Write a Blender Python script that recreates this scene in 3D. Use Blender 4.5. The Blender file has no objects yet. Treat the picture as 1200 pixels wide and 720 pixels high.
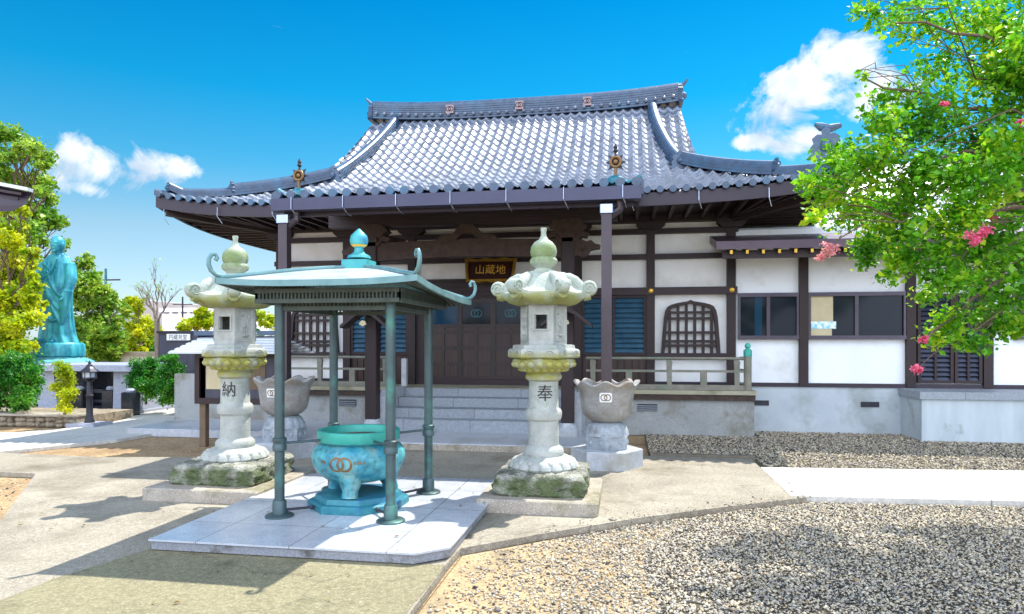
import bpy, math, random
import numpy as np
from mathutils import Vector, Matrix

# ------------------------------------------------------------ camera, sky, sun, exposure
scn = bpy.context.scene
TH = math.atan(135/800); SN = math.sin(TH); CS = math.cos(TH); EYE = 1.6
def at(x, y, Z):
    """world point seen at photo pixel (x, y) at camera depth Z"""
    u = (x-600)/800; v = (400-y)/800
    return Vector((Z*(u*CS-SN), Z*(u*SN+CS), EYE+v*Z))
cam = bpy.data.objects.new('camera', bpy.data.cameras.new('camera'))
scn.collection.objects.link(cam); scn.camera = cam
cam.location = (0, 0, EYE); cam.rotation_euler = (math.pi/2, 0, TH)
cam.data.lens = 24; cam.data.sensor_width = 36; cam.data.shift_y = 40/1200
cam.data.clip_start = 0.05; cam.data.clip_end = 3000
SUN_EL = math.radians(60); SUN_AZ = math.radians(36)      # azimuth from +Y towards +X: behind the hall, to the right
sdir = Vector((math.sin(SUN_AZ)*math.cos(SUN_EL), math.cos(SUN_AZ)*math.cos(SUN_EL), math.sin(SUN_EL)))
sl = bpy.data.lights.new('sun', 'SUN'); sl.energy = 3.1; sl.angle = math.radians(0.6); sl.color = (1, .955, .87)
so = bpy.data.objects.new('sun', sl); scn.collection.objects.link(so)
so.rotation_euler = sdir.to_track_quat('Z', 'Y').to_euler()
scn.view_settings.view_transform = 'Standard'; scn.view_settings.look = 'None'
scn.view_settings.exposure = 1.4; scn.view_settings.gamma = 1
world = bpy.data.worlds.new('World'); scn.world = world; world.use_nodes = True
wn = world.node_tree; wl = wn.links; bg = wn.nodes['Background']; bg.inputs[1].default_value = 0.15
sky = wn.nodes.new('ShaderNodeTexSky'); sky.sky_type = 'NISHITA'; sky.sun_disc = False
sky.sun_elevation = SUN_EL; sky.sun_rotation = SUN_AZ; sky.air_density = 1.0; sky.dust_density = 0.3; sky.ozone_density = 1.6
def wnode(t, **k):
    n = wn.nodes.new(t)
    for a, b in k.items(): setattr(n, a, b)
    return n
def wmath(op, a, b=None, clamp=False):
    n = wnode('ShaderNodeMath', operation=op, use_clamp=clamp)
    for i, q in enumerate((a, b)):
        if q is None: continue
        if isinstance(q, (int, float)): n.inputs[i].default_value = q
        else: wl.new(q, n.inputs[i])
    return n.outputs[0]
tc = wnode('ShaderNodeTexCoord'); dirn = tc.outputs['Generated']
sepd = wnode('ShaderNodeSeparateXYZ'); wl.new(dirn, sepd.inputs[0])
# deep saturated azure sky: tint by elevation
tint = wnode('ShaderNodeValToRGB'); te = tint.color_ramp.elements; wl.new(sepd.outputs[2], tint.inputs[0])
te[0].position = 0; te[0].color = (.28,.37,.55,1); te[1].position = 1; te[1].color = (.06,.30,.42,1)
for p_, c_ in ((.06,(.33,.37,.42,1)),(.15,(.30,.37,.37,1)),(.24,(.09,.35,.40,1)),(.33,(.012,.33,.42,1)),(.46,(.0,.27,.40,1)),(.7,(.03,.3,.42,1))): te.new(p_).color = c_
hs = wnode('ShaderNodeMix', data_type='RGBA', blend_type='MULTIPLY'); hs.inputs['Factor'].default_value = 1
wl.new(sky.outputs[0], hs.inputs['A']); wl.new(tint.outputs[0], hs.inputs['B'])
nz = wnode('ShaderNodeTexNoise'); nz.inputs['Scale'].default_value = 11; nz.inputs['Detail'].default_value = 9; nz.inputs['Roughness'].default_value = .62
nz.inputs['Distortion'].default_value = .5
wl.new(dirn, nz.inputs['Vector'])
blobs = [(120,200,52,30),(92,182,26,22),(165,196,36,18),(208,197,30,19),(105,222,30,14),(148,205,34,14),
         (935,112,62,40),(990,72,36,28),(1010,112,50,32),(950,160,32,22),(872,98,16,10),(880,166,22,8),(900,95,30,24)]
acc = None
for (px, py, sx, sy) in blobs:
    c = (at(px, py, 1)-Vector((0, 0, EYE))); L = c.length; c.normalize()
    r = c.cross(Vector((0, 0, 1))).normalized(); u = r.cross(c)
    comps = []
    for vec, s in ((r, sx), (u, sy)):
        d = wnode('ShaderNodeVectorMath', operation='DOT_PRODUCT'); wl.new(dirn, d.inputs[0]); d.inputs[1].default_value = vec/(s/800/L)
        comps.append(wmath('POWER', d.outputs['Value'], 2))
    f = wnode('ShaderNodeVectorMath', operation='DOT_PRODUCT'); wl.new(dirn, f.inputs[0]); f.inputs[1].default_value = c
    front = wmath('GREATER_THAN', f.outputs['Value'], 0)
    q = wmath('SUBTRACT', 1.0, wmath('SQRT', wmath('ADD', comps[0], comps[1])))
    q = wmath('MULTIPLY', wmath('MAXIMUM', q, -1.0), 1.0)
    q = wmath('SUBTRACT', q, wmath('MULTIPLY', wmath('SUBTRACT', 1.0, front), 5))
    acc = q if acc is None else wmath('SMOOTH_MAX', acc, q) if False else wmath('MAXIMUM', acc, q)
m = wmath('ADD', acc, wmath('MULTIPLY', wmath('SUBTRACT', nz.outputs['Fac'], 0.5), 6.0))
m = wmath('MULTIPLY', wmath('SUBTRACT', m, .06), 1.25, clamp=True)
m = wmath('MULTIPLY', m, 0.93)
mix = wnode('ShaderNodeMix', data_type='RGBA'); wl.new(m, mix.inputs['Factor']); wl.new(hs.outputs['Result'], mix.inputs['A'])
cn = wnode('ShaderNodeTexNoise'); cn.inputs['Scale'].default_value = 16; cn.inputs['Detail'].default_value = 6; wl.new(dirn, cn.inputs['Vector'])
cr = wnode('ShaderNodeValToRGB'); cr.color_ramp.elements[0].position = .38; cr.color_ramp.elements[1].position = .56; cr.color_ramp.elements[0].color = (.55,.66,.80,1); cr.color_ramp.elements[1].color = (.98,1,1,1)
wl.new(cn.outputs['Fac'], cr.inputs[0]); cv = wnode('ShaderNodeVectorMath', operation='SCALE'); wl.new(cr.outputs[0], cv.inputs[0]); cv.inputs['Scale'].default_value = 3.0; wl.new(cv.outputs[0], mix.inputs['B'])
# unseen bright cloud bank added behind the camera as fill light for the facade
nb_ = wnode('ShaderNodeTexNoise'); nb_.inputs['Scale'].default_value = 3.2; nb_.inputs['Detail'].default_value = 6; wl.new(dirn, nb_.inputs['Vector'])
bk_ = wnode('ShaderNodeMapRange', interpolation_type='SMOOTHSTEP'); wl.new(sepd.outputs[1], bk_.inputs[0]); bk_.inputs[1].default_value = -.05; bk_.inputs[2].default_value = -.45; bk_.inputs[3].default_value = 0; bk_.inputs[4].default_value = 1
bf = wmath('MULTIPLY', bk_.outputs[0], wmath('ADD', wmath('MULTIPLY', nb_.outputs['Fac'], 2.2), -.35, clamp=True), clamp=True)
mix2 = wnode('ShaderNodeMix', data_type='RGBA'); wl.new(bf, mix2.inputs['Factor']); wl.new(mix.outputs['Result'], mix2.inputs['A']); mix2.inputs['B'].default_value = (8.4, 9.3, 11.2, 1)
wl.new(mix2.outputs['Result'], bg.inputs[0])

# ------------------------------------------------------------ helpers
rnd = random.Random(7); nrs = np.random.RandomState(11)
PI = math.pi
ORIG = {}
def lin(h):
    h = h.lstrip('#'); o = []
    for i in (0, 2, 4):
        c = int(h[i:i+2], 16)/255; o.append(c/12.92 if c <= .04045 else ((c+.055)/1.055)**2.4)
    return (*o, 1)
def tag(o, label=None, cat=None, group=None, kind=None):
    if label: o['label'] = label
    if cat: o['category'] = cat
    if group: o['group'] = group
    if kind: o['kind'] = kind
    return o
def empty(name, loc, label=None, cat=None, group=None):
    o = bpy.data.objects.new(name, None); scn.collection.objects.link(o); o.location = loc
    o.empty_display_size = .1
    ORIG[o] = Vector(loc); return tag(o, label, cat, group)
def link_mesh(name, verts, faces, mat, parent=None, smooth=False):
    me = bpy.data.meshes.new(name)
    off = ORIG.get(parent, Vector((0, 0, 0))) if parent else Vector((0, 0, 0))
    if isinstance(verts, np.ndarray):
        v = (verts - np.array(off)).astype(np.float32); f = np.asarray(faces, dtype=np.int32); k = f.shape[1]
        me.vertices.add(len(v)); me.vertices.foreach_set('co', v.ravel())
        me.loops.add(f.size); me.loops.foreach_set('vertex_index', f.ravel())
        me.polygons.add(len(f)); me.polygons.foreach_set('loop_start', np.arange(0, f.size, k, dtype=np.int32))
        me.polygons.foreach_set('loop_total', np.full(len(f), k, dtype=np.int32))
        me.update(calc_edges=True)
    else:
        me.from_pydata([tuple(Vector(p)-off) for p in verts], [], faces); me.update()
    me.materials.append(mat)
    if smooth:
        me.polygons.foreach_set('use_smooth', [True]*len(me.polygons))
        try: me.set_sharp_from_angle(angle=math.radians(38))
        except Exception: pass
    o = bpy.data.objects.new(name, me); scn.collection.objects.link(o)
    if parent: o.parent = parent; ORIG[o] = off
    return o
class MB:
    def __init__(s): s.v = []; s.f = []
    def add(s, v, f):
        n = len(s.v); s.v += [Vector(p) for p in v]; s.f += [tuple(i+n for i in q) for q in f]; return s
    def box(s, x0, x1, y0, y1, z0, z1, ch=0.0):
        if ch:
            c = ch; pts = [(x0+c,y0),(x1-c,y0),(x1,y0+c),(x1,y1-c),(x1-c,y1),(x0+c,y1),(x0,y1-c),(x0,y0+c)]
            inn = [(x0+2*c,y0+c),(x1-2*c,y0+c),(x1-c,y0+2*c),(x1-c,y1-2*c),(x1-2*c,y1-c),(x0+2*c,y1-c),(x0+c,y1-2*c),(x0+c,y0+2*c)]
            v = [(*p, z0) for p in pts]+[(*p, z1-c) for p in pts]+[(*p, z1) for p in inn]
            f = [tuple(range(7,-1,-1)), tuple(range(16,24))]
            for k in (0, 8):
                for i in range(8): j = (i+1) % 8; f.append((k+i, k+j, k+8+j, k+8+i))
            return s.add(v, f)
        v = [(x0,y0,z0),(x1,y0,z0),(x1,y1,z0),(x0,y1,z0),(x0,y0,z1),(x1,y0,z1),(x1,y1,z1),(x0,y1,z1)]
        return s.add(v, [(3,2,1,0),(4,5,6,7),(0,1,5,4),(1,2,6,5),(2,3,7,6),(3,0,4,7)])
    def cbox(s, c, size, R=None):
        v = []
        for dz in (-.5, .5):
            for dx, dy in ((-.5,-.5),(.5,-.5),(.5,.5),(-.5,.5)):
                p = Vector((dx*size[0], dy*size[1], dz*size[2]))
                if R is not None: p = R @ p
                v.append(Vector(c)+p)
        return s.add(v, [(3,2,1,0),(4,5,6,7),(0,1,5,4),(1,2,6,5),(2,3,7,6),(3,0,4,7)])
    def bar(s, a, b, w, h):
        a = Vector(a); b = Vector(b); d = (b-a); side = d.cross(Vector((0,0,1)))
        side = Vector((1,0,0)) if side.length < 1e-5 else side.normalized()
        up = side.cross(d).normalized(); v = []
        for p in (a, b):
            for i, j in ((-.5,-.5),(.5,-.5),(.5,.5),(-.5,.5)): v.append(p+side*i*w+up*j*h)
        return s.add(v, [(3,2,1,0),(4,5,6,7),(0,1,5,4),(1,2,6,5),(2,3,7,6),(3,0,4,7)])
    def lathe(s, prof, c=(0,0), n=24, rf=None, cap=True, rot=0):
        v = []; f = []
        for (r, z) in prof:
            for i in range(n):
                a = 2*PI*i/n+rot; rr, zz = (rf(r, z, a) if rf else (r, z))
                v.append((c[0]+rr*math.cos(a), c[1]+rr*math.sin(a), zz))
        for k in range(len(prof)-1):
            for i in range(n):
                j = (i+1) % n; f.append((k*n+i, k*n+j, (k+1)*n+j, (k+1)*n+i))
        if cap: f.append(tuple(range(n-1, -1, -1))); f.append(tuple(range((len(prof)-1)*n, len(prof)*n)))
        return s.add(v, f)
    def tube(s, path, rad, n=8, cap=True):
        path = [Vector(p) for p in path]; m_ = len(path)
        rads = rad if isinstance(rad, (list, tuple)) else [rad]*m_
        v = []; f = []; ref = None
        for k, p in enumerate(path):
            d = (path[min(k+1, m_-1)]-path[max(k-1, 0)]).normalized()
            if ref is None: ref = d.orthogonal().normalized()
            ref = (ref-d*ref.dot(d)); ref = ref.normalized() if ref.length > 1e-6 else d.orthogonal().normalized()
            w = d.cross(ref)
            for i in range(n):
                a = 2*PI*i/n; v.append(p+(ref*math.cos(a)+w*math.sin(a))*rads[k])
        for k in range(m_-1):
            for i in range(n):
                j = (i+1) % n; f.append((k*n+i, k*n+j, (k+1)*n+j, (k+1)*n+i))
        if cap: f.append(tuple(range(n-1, -1, -1))); f.append(tuple(range((m_-1)*n, m_*n)))
        return s.add(v, f)
    def sweep(s, path, sec, cap=True):
        """section given as (side, up) pairs swept along a path, up kept vertical"""
        path = [Vector(p) for p in path]; m_ = len(path); n = len(sec); v = []; f = []
        for k, p in enumerate(path):
            d = path[min(k+1, m_-1)]-path[max(k-1, 0)]; side = d.cross(Vector((0,0,1))).normalized()
            for a, b in sec: v.append(p+side*a+Vector((0,0,b)))
        for k in range(m_-1):
            for i in range(n):
                j = (i+1) % n; f.append((k*n+i, k*n+j, (k+1)*n+j, (k+1)*n+i))
        if cap: f.append(tuple(range(n-1, -1, -1))); f.append(tuple(range((m_-1)*n, m_*n)))
        return s.add(v, f)
    def prism(s, pts, o, ax, ay, n):
        """outline pts in the plane (o, ax, ay) given thickness vector n"""
        o = Vector(o); ax = Vector(ax); ay = Vector(ay); n = Vector(n); k = len(pts)
        v = [o+ax*a+ay*b for a, b in pts]+[o+ax*a+ay*b+n for a, b in pts]
        f = [tuple(range(k-1, -1, -1)), tuple(range(k, 2*k))]+[(i, (i+1) % k, k+(i+1) % k, k+i) for i in range(k)]
        return s.add(v, f)
    def sphere(s, c, r, n=12, m_=8):
        r = (r, r, r) if isinstance(r, (int, float)) else r; v = []; f = []
        for k in range(m_+1):
            t = PI*k/m_
            for i in range(n):
                a = 2*PI*i/n; v.append((c[0]+r[0]*math.sin(t)*math.cos(a), c[1]+r[1]*math.sin(t)*math.sin(a), c[2]-r[2]*math.cos(t)))
        for k in range(m_):
            for i in range(n):
                j = (i+1) % n; f.append((k*n+i, k*n+j, (k+1)*n+j, (k+1)*n+i))
        return s.add(v, f)
    def build(s, name, mat, parent=None, smooth=False, label=None):
        o = link_mesh(name, s.v, s.f, mat, parent, smooth)
        if label: o['label'] = label
        return o
def copy_tree(o, parent=None):
    c = o.copy(); scn.collection.objects.link(c)
    if parent: c.parent = parent
    for ch in list(o.children): copy_tree(ch, c)
    return c

# ------------------------------------------------------------ materials
def pm(name, c1, c2=None, scale=8, rough=.7, bump=.0, metal=0, bscale=None, detail=5, stain=None, stain_scale=2.5, stain_lo=.52, stain_hi=.68,
       island=False, spec=.5, rrange=0, brick=None, contrast=.25, speck=None, stretch=None, crack=None):
    mt = bpy.data.materials.new(name); mt.use_nodes = True; nt = mt.node_tree; N = nt.nodes; Lk = nt.links
    b = N['Principled BSDF']; b.inputs['Roughness'].default_value = rough; b.inputs['Metallic'].default_value = metal
    b.inputs['Specular IOR Level'].default_value = spec
    t = N.new('ShaderNodeTexCoord'); co = t.outputs['Object']
    if stretch:
        mp = N.new('ShaderNodeMapping'); mp.inputs['Scale'].default_value = stretch; Lk.new(co, mp.inputs['Vector']); co2 = mp.outputs[0]
    else: co2 = co
    n1 = N.new('ShaderNodeTexNoise'); n1.inputs['Scale'].default_value = scale; n1.inputs['Detail'].default_value = detail
    n1.inputs['Roughness'].default_value = .6; Lk.new(co2, n1.inputs['Vector'])
    c2 = c2 or c1
    rp = N.new('ShaderNodeValToRGB'); rp.color_ramp.elements[0].position = .5-contrast; rp.color_ramp.elements[1].position = .5+contrast
    rp.color_ramp.elements[0].color = lin(c1); rp.color_ramp.elements[1].color = lin(c2)
    if island:
        g = N.new('ShaderNodeNewGeometry'); Lk.new(g.outputs['Random Per Island'], rp.inputs[0])
        rp.color_ramp.elements[0].position = 0; rp.color_ramp.elements[1].position = 1
    else: Lk.new(n1.outputs['Fac'], rp.inputs[0])
    col = rp.outputs[0]
    if speck:
        v = N.new('ShaderNodeTexNoise'); v.inputs['Scale'].default_value = speck[1]; v.inputs['Detail'].default_value = 2; Lk.new(co, v.inputs['Vector'])
        r2 = N.new('ShaderNodeMapRange'); r2.inputs[1].default_value = .5; r2.inputs[2].default_value = .75; Lk.new(v.outputs['Fac'], r2.inputs[0])
        mx = N.new('ShaderNodeMix'); mx.data_type = 'RGBA'; Lk.new(r2.outputs[0], mx.inputs['Factor']); Lk.new(col, mx.inputs['A']); mx.inputs['B'].default_value = lin(speck[0]); col = mx.outputs['Result']
    if stain:
        v = N.new('ShaderNodeTexNoise'); v.inputs['Scale'].default_value = stain_scale; v.inputs['Detail'].default_value = 6; v.inputs['Roughness'].default_value = .65; Lk.new(co, v.inputs['Vector'])
        r2 = N.new('ShaderNodeMapRange'); r2.inputs[1].default_value = stain_lo; r2.inputs[2].default_value = stain_hi; Lk.new(v.outputs['Fac'], r2.inputs[0])
        mx = N.new('ShaderNodeMix'); mx.data_type = 'RGBA'; Lk.new(r2.outputs[0], mx.inputs['Factor']); Lk.new(col, mx.inputs['A']); mx.inputs['B'].default_value = lin(stain); col = mx.outputs['Result']
    if brick:
        bk = N.new('ShaderNodeTexBrick'); bk.inputs['Scale'].default_value = 1; bk.inputs['Brick Width'].default_value = brick[0]; bk.inputs['Row Height'].default_value = brick[1]
        bk.inputs['Mortar Size'].default_value = brick[2]; bk.inputs['Color1'].default_value = (1,1,1,1); bk.inputs['Color2'].default_value = (.86,.86,.86,1); bk.inputs['Mortar'].default_value = (.35,.35,.35,1)
        bk.offset = brick[3] if len(brick) > 3 else .5
        Lk.new(co, bk.inputs['Vector'])
        mx = N.new('ShaderNodeMix'); mx.data_type = 'RGBA'; mx.blend_type = 'MULTIPLY'; mx.inputs['Factor'].default_value = 1
        Lk.new(col, mx.inputs['A']); Lk.new(bk.outputs['Color'], mx.inputs['B']); col = mx.outputs['Result']
    if crack:
        nn = N.new('ShaderNodeTexNoise'); nn.inputs['Scale'].default_value = 3; nn.inputs['Detail'].default_value = 8; Lk.new(co, nn.inputs['Vector'])
        sc_ = N.new('ShaderNodeVectorMath'); sc_.operation = 'SCALE'; sc_.inputs['Scale'].default_value = .5; Lk.new(nn.outputs['Color'], sc_.inputs[0])
        av = N.new('ShaderNodeVectorMath'); av.operation = 'ADD'; Lk.new(co, av.inputs[0]); Lk.new(sc_.outputs[0], av.inputs[1])
        vo = N.new('ShaderNodeTexVoronoi'); vo.feature = 'DISTANCE_TO_EDGE'; vo.inputs['Scale'].default_value = crack; Lk.new(av.outputs[0], vo.inputs['Vector'])
        r4 = N.new('ShaderNodeMapRange'); r4.inputs[1].default_value = .0; r4.inputs[2].default_value = .006; r4.inputs[3].default_value = .72; r4.inputs[4].default_value = 1; Lk.new(vo.outputs['Distance'], r4.inputs[0])
        n5 = N.new('ShaderNodeTexNoise'); n5.inputs['Scale'].default_value = 22; n5.inputs['Detail'].default_value = 8; n5.inputs['Roughness'].default_value = .7; Lk.new(co, n5.inputs['Vector'])
        r5 = N.new('ShaderNodeMapRange'); r5.inputs[1].default_value = .35; r5.inputs[2].default_value = .65; r5.inputs[3].default_value = .74; r5.inputs[4].default_value = 1.14; Lk.new(n5.outputs['Fac'], r5.inputs[0])
        mm = N.new('ShaderNodeMath'); mm.operation = 'MULTIPLY'; Lk.new(r4.outputs[0], mm.inputs[0]); Lk.new(r5.outputs[0], mm.inputs[1])
        mv = N.new('ShaderNodeVectorMath'); mv.operation = 'SCALE'; Lk.new(col, mv.inputs[0]); Lk.new(mm.outputs[0], mv.inputs['Scale']); col = mv.outputs[0]
    Lk.new(col, b.inputs['Base Color'])
    if rrange:
        r3 = N.new('ShaderNodeMapRange'); r3.inputs[3].default_value = rough-rrange; r3.inputs[4].default_value = rough+rrange
        Lk.new(n1.outputs['Fac'], r3.inputs[0]); Lk.new(r3.outputs[0], b.inputs['Roughness'])
    if bump:
        n2 = N.new('ShaderNodeTexNoise'); n2.inputs['Scale'].default_value = bscale or scale*4; n2.inputs['Detail'].default_value = 6; Lk.new(co2, n2.inputs['Vector'])
        bp = N.new('ShaderNodeBump'); bp.inputs['Strength'].default_value = bump; bp.inputs['Distance'].default_value = .02
        Lk.new(n2.outputs['Fac'], bp.inputs['Height']); Lk.new(bp.outputs[0], b.inputs['Normal'])
    return mt
def leafmat(name, c1, c2, c3):
    mt = bpy.data.materials.new(name); mt.use_nodes = True; nt = mt.node_tree; N = nt.nodes; Lk = nt.links
    b = N['Principled BSDF']; b.inputs['Roughness'].default_value = .45
    g = N.new('ShaderNodeNewGeometry'); rp = N.new('ShaderNodeValToRGB'); e = rp.color_ramp.elements
    e[0].color = lin(c1); e[1].color = lin(c3); e.new(.55).color = lin(c2)
    t = N.new('ShaderNodeTexCoord'); n1 = N.new('ShaderNodeTexNoise'); n1.inputs['Scale'].default_value = 1.6; n1.inputs['Detail'].default_value = 3
    Lk.new(t.outputs['Object'], n1.inputs['Vector'])
    ad = N.new('ShaderNodeMath'); ad.operation = 'MULTIPLY_ADD'; Lk.new(g.outputs['Random Per Island'], ad.inputs[0]); ad.inputs[1].default_value = .55
    s2 = N.new('ShaderNodeMath'); s2.operation = 'MULTIPLY_ADD'; Lk.new(n1.outputs['Fac'], s2.inputs[0]); s2.inputs[1].default_value = 1.5; s2.inputs[2].default_value = -.5
    Lk.new(s2.outputs[0], ad.inputs[2]); Lk.new(ad.outputs[0], rp.inputs[0]); Lk.new(rp.outputs[0], b.inputs['Base Color'])
    tr = N.new('ShaderNodeBsdfTranslucent'); Lk.new(rp.outputs[0], tr.inputs['Color'])
    mx = N.new('ShaderNodeMixShader'); mx.inputs[0].default_value = .48
    Lk.new(b.outputs[0], mx.inputs[1]); Lk.new(tr.outputs[0], mx.inputs[2]); Lk.new(mx.outputs[0], N['Material Output'].inputs[0])
    return mt
def glassy(name, c, rough=.08, metal=0):
    mt = pm(name, c, c, 3, rough, spec=.18); return mt
M = {}
M['sand'] = pm('bare_sand', '#9a8260', '#c6ab80', 2.2, .95, .6, bscale=60, stain='#7f7158', stain_scale=1.6, speck=('#5f584c', 60))
M['dirt'] = pm('dirt', '#7f6546', '#a88b64', 1.3, .95, .5, bscale=45, stain='#7d6647', stain_scale=.7, contrast=.3, speck=('#cbb48e', 40))
M['concrete'] = pm('concrete', '#7f7769', '#9c9484', 1.1, .85, .35, bscale=60, stain='#6f6756', stain_scale=.9, stain_lo=.5, stain_hi=.7, speck=('#bdb39e', 70), contrast=.16, crack=.28)
M['approach'] = pm('olive_concrete', '#746c52', '#8d8566', 1.3, .85, .35, bscale=60, stain='#5f5c40', stain_scale=1.1, speck=('#a09a7c', 70), crack=.35)
M['path'] = pm('path_concrete', '#b9b6ae', '#cfccc4', 2, .85, .15, bscale=60, crack=.2, brick=(1.8, 40, .006, 0))
M['gravel_bed'] = pm('gravel_bed', '#3c362d', '#6b614e', 60, .95, 1.0, bscale=45, detail=3)
M['edge'] = pm('edge_stone', '#5c5448', '#7d7466', 6, .9, .4)
def pebble_mat():
    mt = pm('pebbles', '#2c2a29', '#dccfb4', 9, .7, island=True)
    e = [n for n in mt.node_tree.nodes if n.type == 'VALTORGB'][0].color_ramp.elements
    for p, c in ((.1,'#534d47'),(.18,'#847c72'),(.26,'#a39c90'),(.40,'#c0ae8a'),(.52,'#7d7c7e'),(.66,'#cfc0a0'),(.8,'#aaa498'),(.9,'#927a56')): e.new(p).color = lin(c)
    return mt
M['pebble'] = pebble_mat()
M['granite'] = pm('granite', '#a9adb3', '#c3c6cb', 14, .38, .05, bscale=90, speck=('#6f747c', 160), stain='#94928a', stain_scale=1.2, contrast=.2, rrange=.12)
M['slab'] = pm('granite_slab', '#b4b8bf', '#d2d5da', 5, .16, .03, bscale=60, speck=('#767c88', 190), brick=(.75, .75, .004, 0), rrange=.07)
M['slab_edge'] = pm('slab_edge', '#6d6f76', '#9a9ca2', 60, .6, .3, stain='#55524a', stain_scale=6)
M['steps'] = pm('step_stone', '#8b9299', '#a4abb2', 20, .5, .1, bscale=80, speck=('#5f656e', 120), brick=(1.15, 40, .005, .4))
M['foundation'] = pm('foundation', '#8d8f8c', '#a8aaa8', 1.6, .85, .2, bscale=50, stain='#7b7668', stain_scale=2, speck=('#77797a', 90))
M['wing_base'] = pm('wing_base_plaster', '#a9b2b8', '#c1c9ce', 1.4, .8, .1, bscale=60, stain='#9aa09f', stain_scale=1.1)
M['block'] = pm('stained_render', '#a6b0b4', '#c3ccd0', 1.4, .8, .15, bscale=60, stain='#6f7a6c', stain_scale=1.6, stain_lo=.58, stain_hi=.74, stretch=(3,1,.6))
def lichen_stone(name, zlo, zhi, base1='#8f928c', base2='#b9bbb4', moss='#97952c', moss2='#6d9070'):
    """weathered stone whose lichen sits in a band of the stone"""
    mt = pm(name, base1, base2, 7, .8, .4, bscale=45, speck=('#90958f', 170), stain=moss2, stain_scale=5, stain_lo=.58, stain_hi=.75)
    nt = mt.node_tree; N = nt.nodes; Lk = nt.links; b = N['Principled BSDF']
    col = b.inputs['Base Color'].links[0].from_socket
    t = N.new('ShaderNodeTexCoord'); sp = N.new('ShaderNodeSeparateXYZ'); Lk.new(t.outputs['Object'], sp.inputs[0])
    def rng(a0, a1):
        r = N.new('ShaderNodeMapRange'); r.inputs[1].default_value = a0; r.inputs[2].default_value = a1; Lk.new(sp.outputs[2], r.inputs[0]); return r.outputs[0]
    def mth(op, a, b2):
        n = N.new('ShaderNodeMath'); n.operation = op
        for i, q in enumerate((a, b2)):
            if isinstance(q, (int, float)): n.inputs[i].default_value = q
            else: Lk.new(q, n.inputs[i])
        return n.outputs[0]
    w = mth('MULTIPLY', rng(zlo-.05, zlo+.03), rng(zhi+.05, zhi-.03))
    n1 = N.new('ShaderNodeTexNoise'); n1.inputs['Scale'].default_value = 6; n1.inputs['Detail'].default_value = 6; Lk.new(t.outputs['Object'], n1.inputs['Vector'])
    k = mth('MULTIPLY', mth('ADD', mth('MULTIPLY', n1.outputs['Fac'], 3.6), -.9), w)
    cl = N.new('ShaderNodeClamp'); Lk.new(k, cl.inputs[0])
    mx = N.new('ShaderNodeMix'); mx.data_type = 'RGBA'; Lk.new(mth('MULTIPLY', cl.outputs[0], .85), mx.inputs['Factor']); Lk.new(col, mx.inputs['A']); mx.inputs['B'].default_value = lin(moss)
    Lk.new(mx.outputs['Result'], b.inputs['Base Color']); return mt
M['lant'] = lichen_stone('lantern_stone', -1, -.9)
M['lant_plat'] = lichen_stone('lantern_stone_lichen', 1.22, 1.46)
M['lant_roof'] = lichen_stone('lantern_roof_stone', 1.9, 2.06, '#8f998c', '#bcc2b4', '#85873a')
M['lant_finial'] = lichen_stone('lantern_finial_stone', 2.4, 2.55, '#879380', '#b4bba8', '#6f8246')
M['rock'] = lichen_stone('mossy_rock', .0, .30, '#77756a', '#c4c0b4', '#46591c', '#5d5a40')
for q_ in M['rock'].node_tree.nodes:
    if q_.type == 'BUMP': q_.inputs['Strength'].default_value = 1.0; q_.inputs['Distance'].default_value = .05
    if q_.type == 'VALTORGB': q_.color_ramp.elements[0].position = .4; q_.color_ramp.elements[1].position = .6
M['plinth'] = pm('plinth_stone', '#857c70', '#a89e90', 5, .85, .3, stain='#6f6a4a', stain_scale=2.2, speck=('#c9c0b0', 80))
M['pot'] = pm('pot_stone', '#84827f', '#a9a8a5', 7, .75, .5, bscale=40, stain='#877868', stain_scale=3, speck=('#6d6762', 120))
M['pot_foot'] = pm('pot_foot_stone', '#8f979f', '#adb4ba', 9, .75, .3, stain='#77797a', stain_scale=4, speck=('#666d74', 110))
M['lettering'] = pm('dark_lettering', '#2b2a2c', rough=.8)
M['white'] = pm('white_plaster', '#e4e4e2', '#f4f4f3', 1.6, .8, .12, bscale=30, stain='#d5cfc2', stain_scale=1.4, stain_lo=.5, stain_hi=.8, stretch=(1.5, 1, .6))
M['white2'] = pm('wing_plaster', '#e2e6ea', '#f4f6f8', .9, .75, .12, bscale=30, stain='#d0d0c8', stain_scale=1.5, stain_lo=.55, stain_hi=.8)
M['wood'] = pm('dark_timber', '#1e1314', '#342223', 3, .6, .3, bscale=30, stretch=(1, 1, .25), stain='#2c1c1a', stain_scale=2)
M['woodx'] = pm('dark_beam_timber', '#1f1316', '#362227', 3, .55, .3, bscale=30, stretch=(.2, 1, 1.4))
M['carve'] = pm('carved_timber', '#2c1f19', '#4c3930', 10, .7, .6, bscale=28)
M['purple'] = pm('painted_fascia', '#231824', '#322433', 2, .45, .1, stretch=(.2, 1, 1))
M['gutter'] = pm('gutter_metal', '#38374c', '#454459', 1.5, .35, .0, metal=.35)
M['downpipe'] = pm('downpipe_metal', '#3c3338', '#4d4248', 2, .35, metal=.3)
M['cap'] = pm('pipe_cap_metal', '#9aa3b8', '#b5bccb', 4, .2, metal=.8)
M['door'] = pm('door_timber', '#221915', '#382a25', 5, .5, .3, stretch=(1, 1, .2))
M['doorpanel'] = pm('door_panel_timber', '#2f201c', '#48332d', 5, .5, .3, stretch=(2, 2, .2))
M['deck'] = pm('weathered_deck_wood', '#8f8a72', '#b0aa92', 3, .8, .3, stretch=(.2, 1, 1), stain='#7b7a60', stain_scale=3)
M['rail'] = pm('weathered_rail_wood', '#66645a', '#8c897b', 5, .75, .3, stain='#6d7b68', stain_scale=4)
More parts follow.
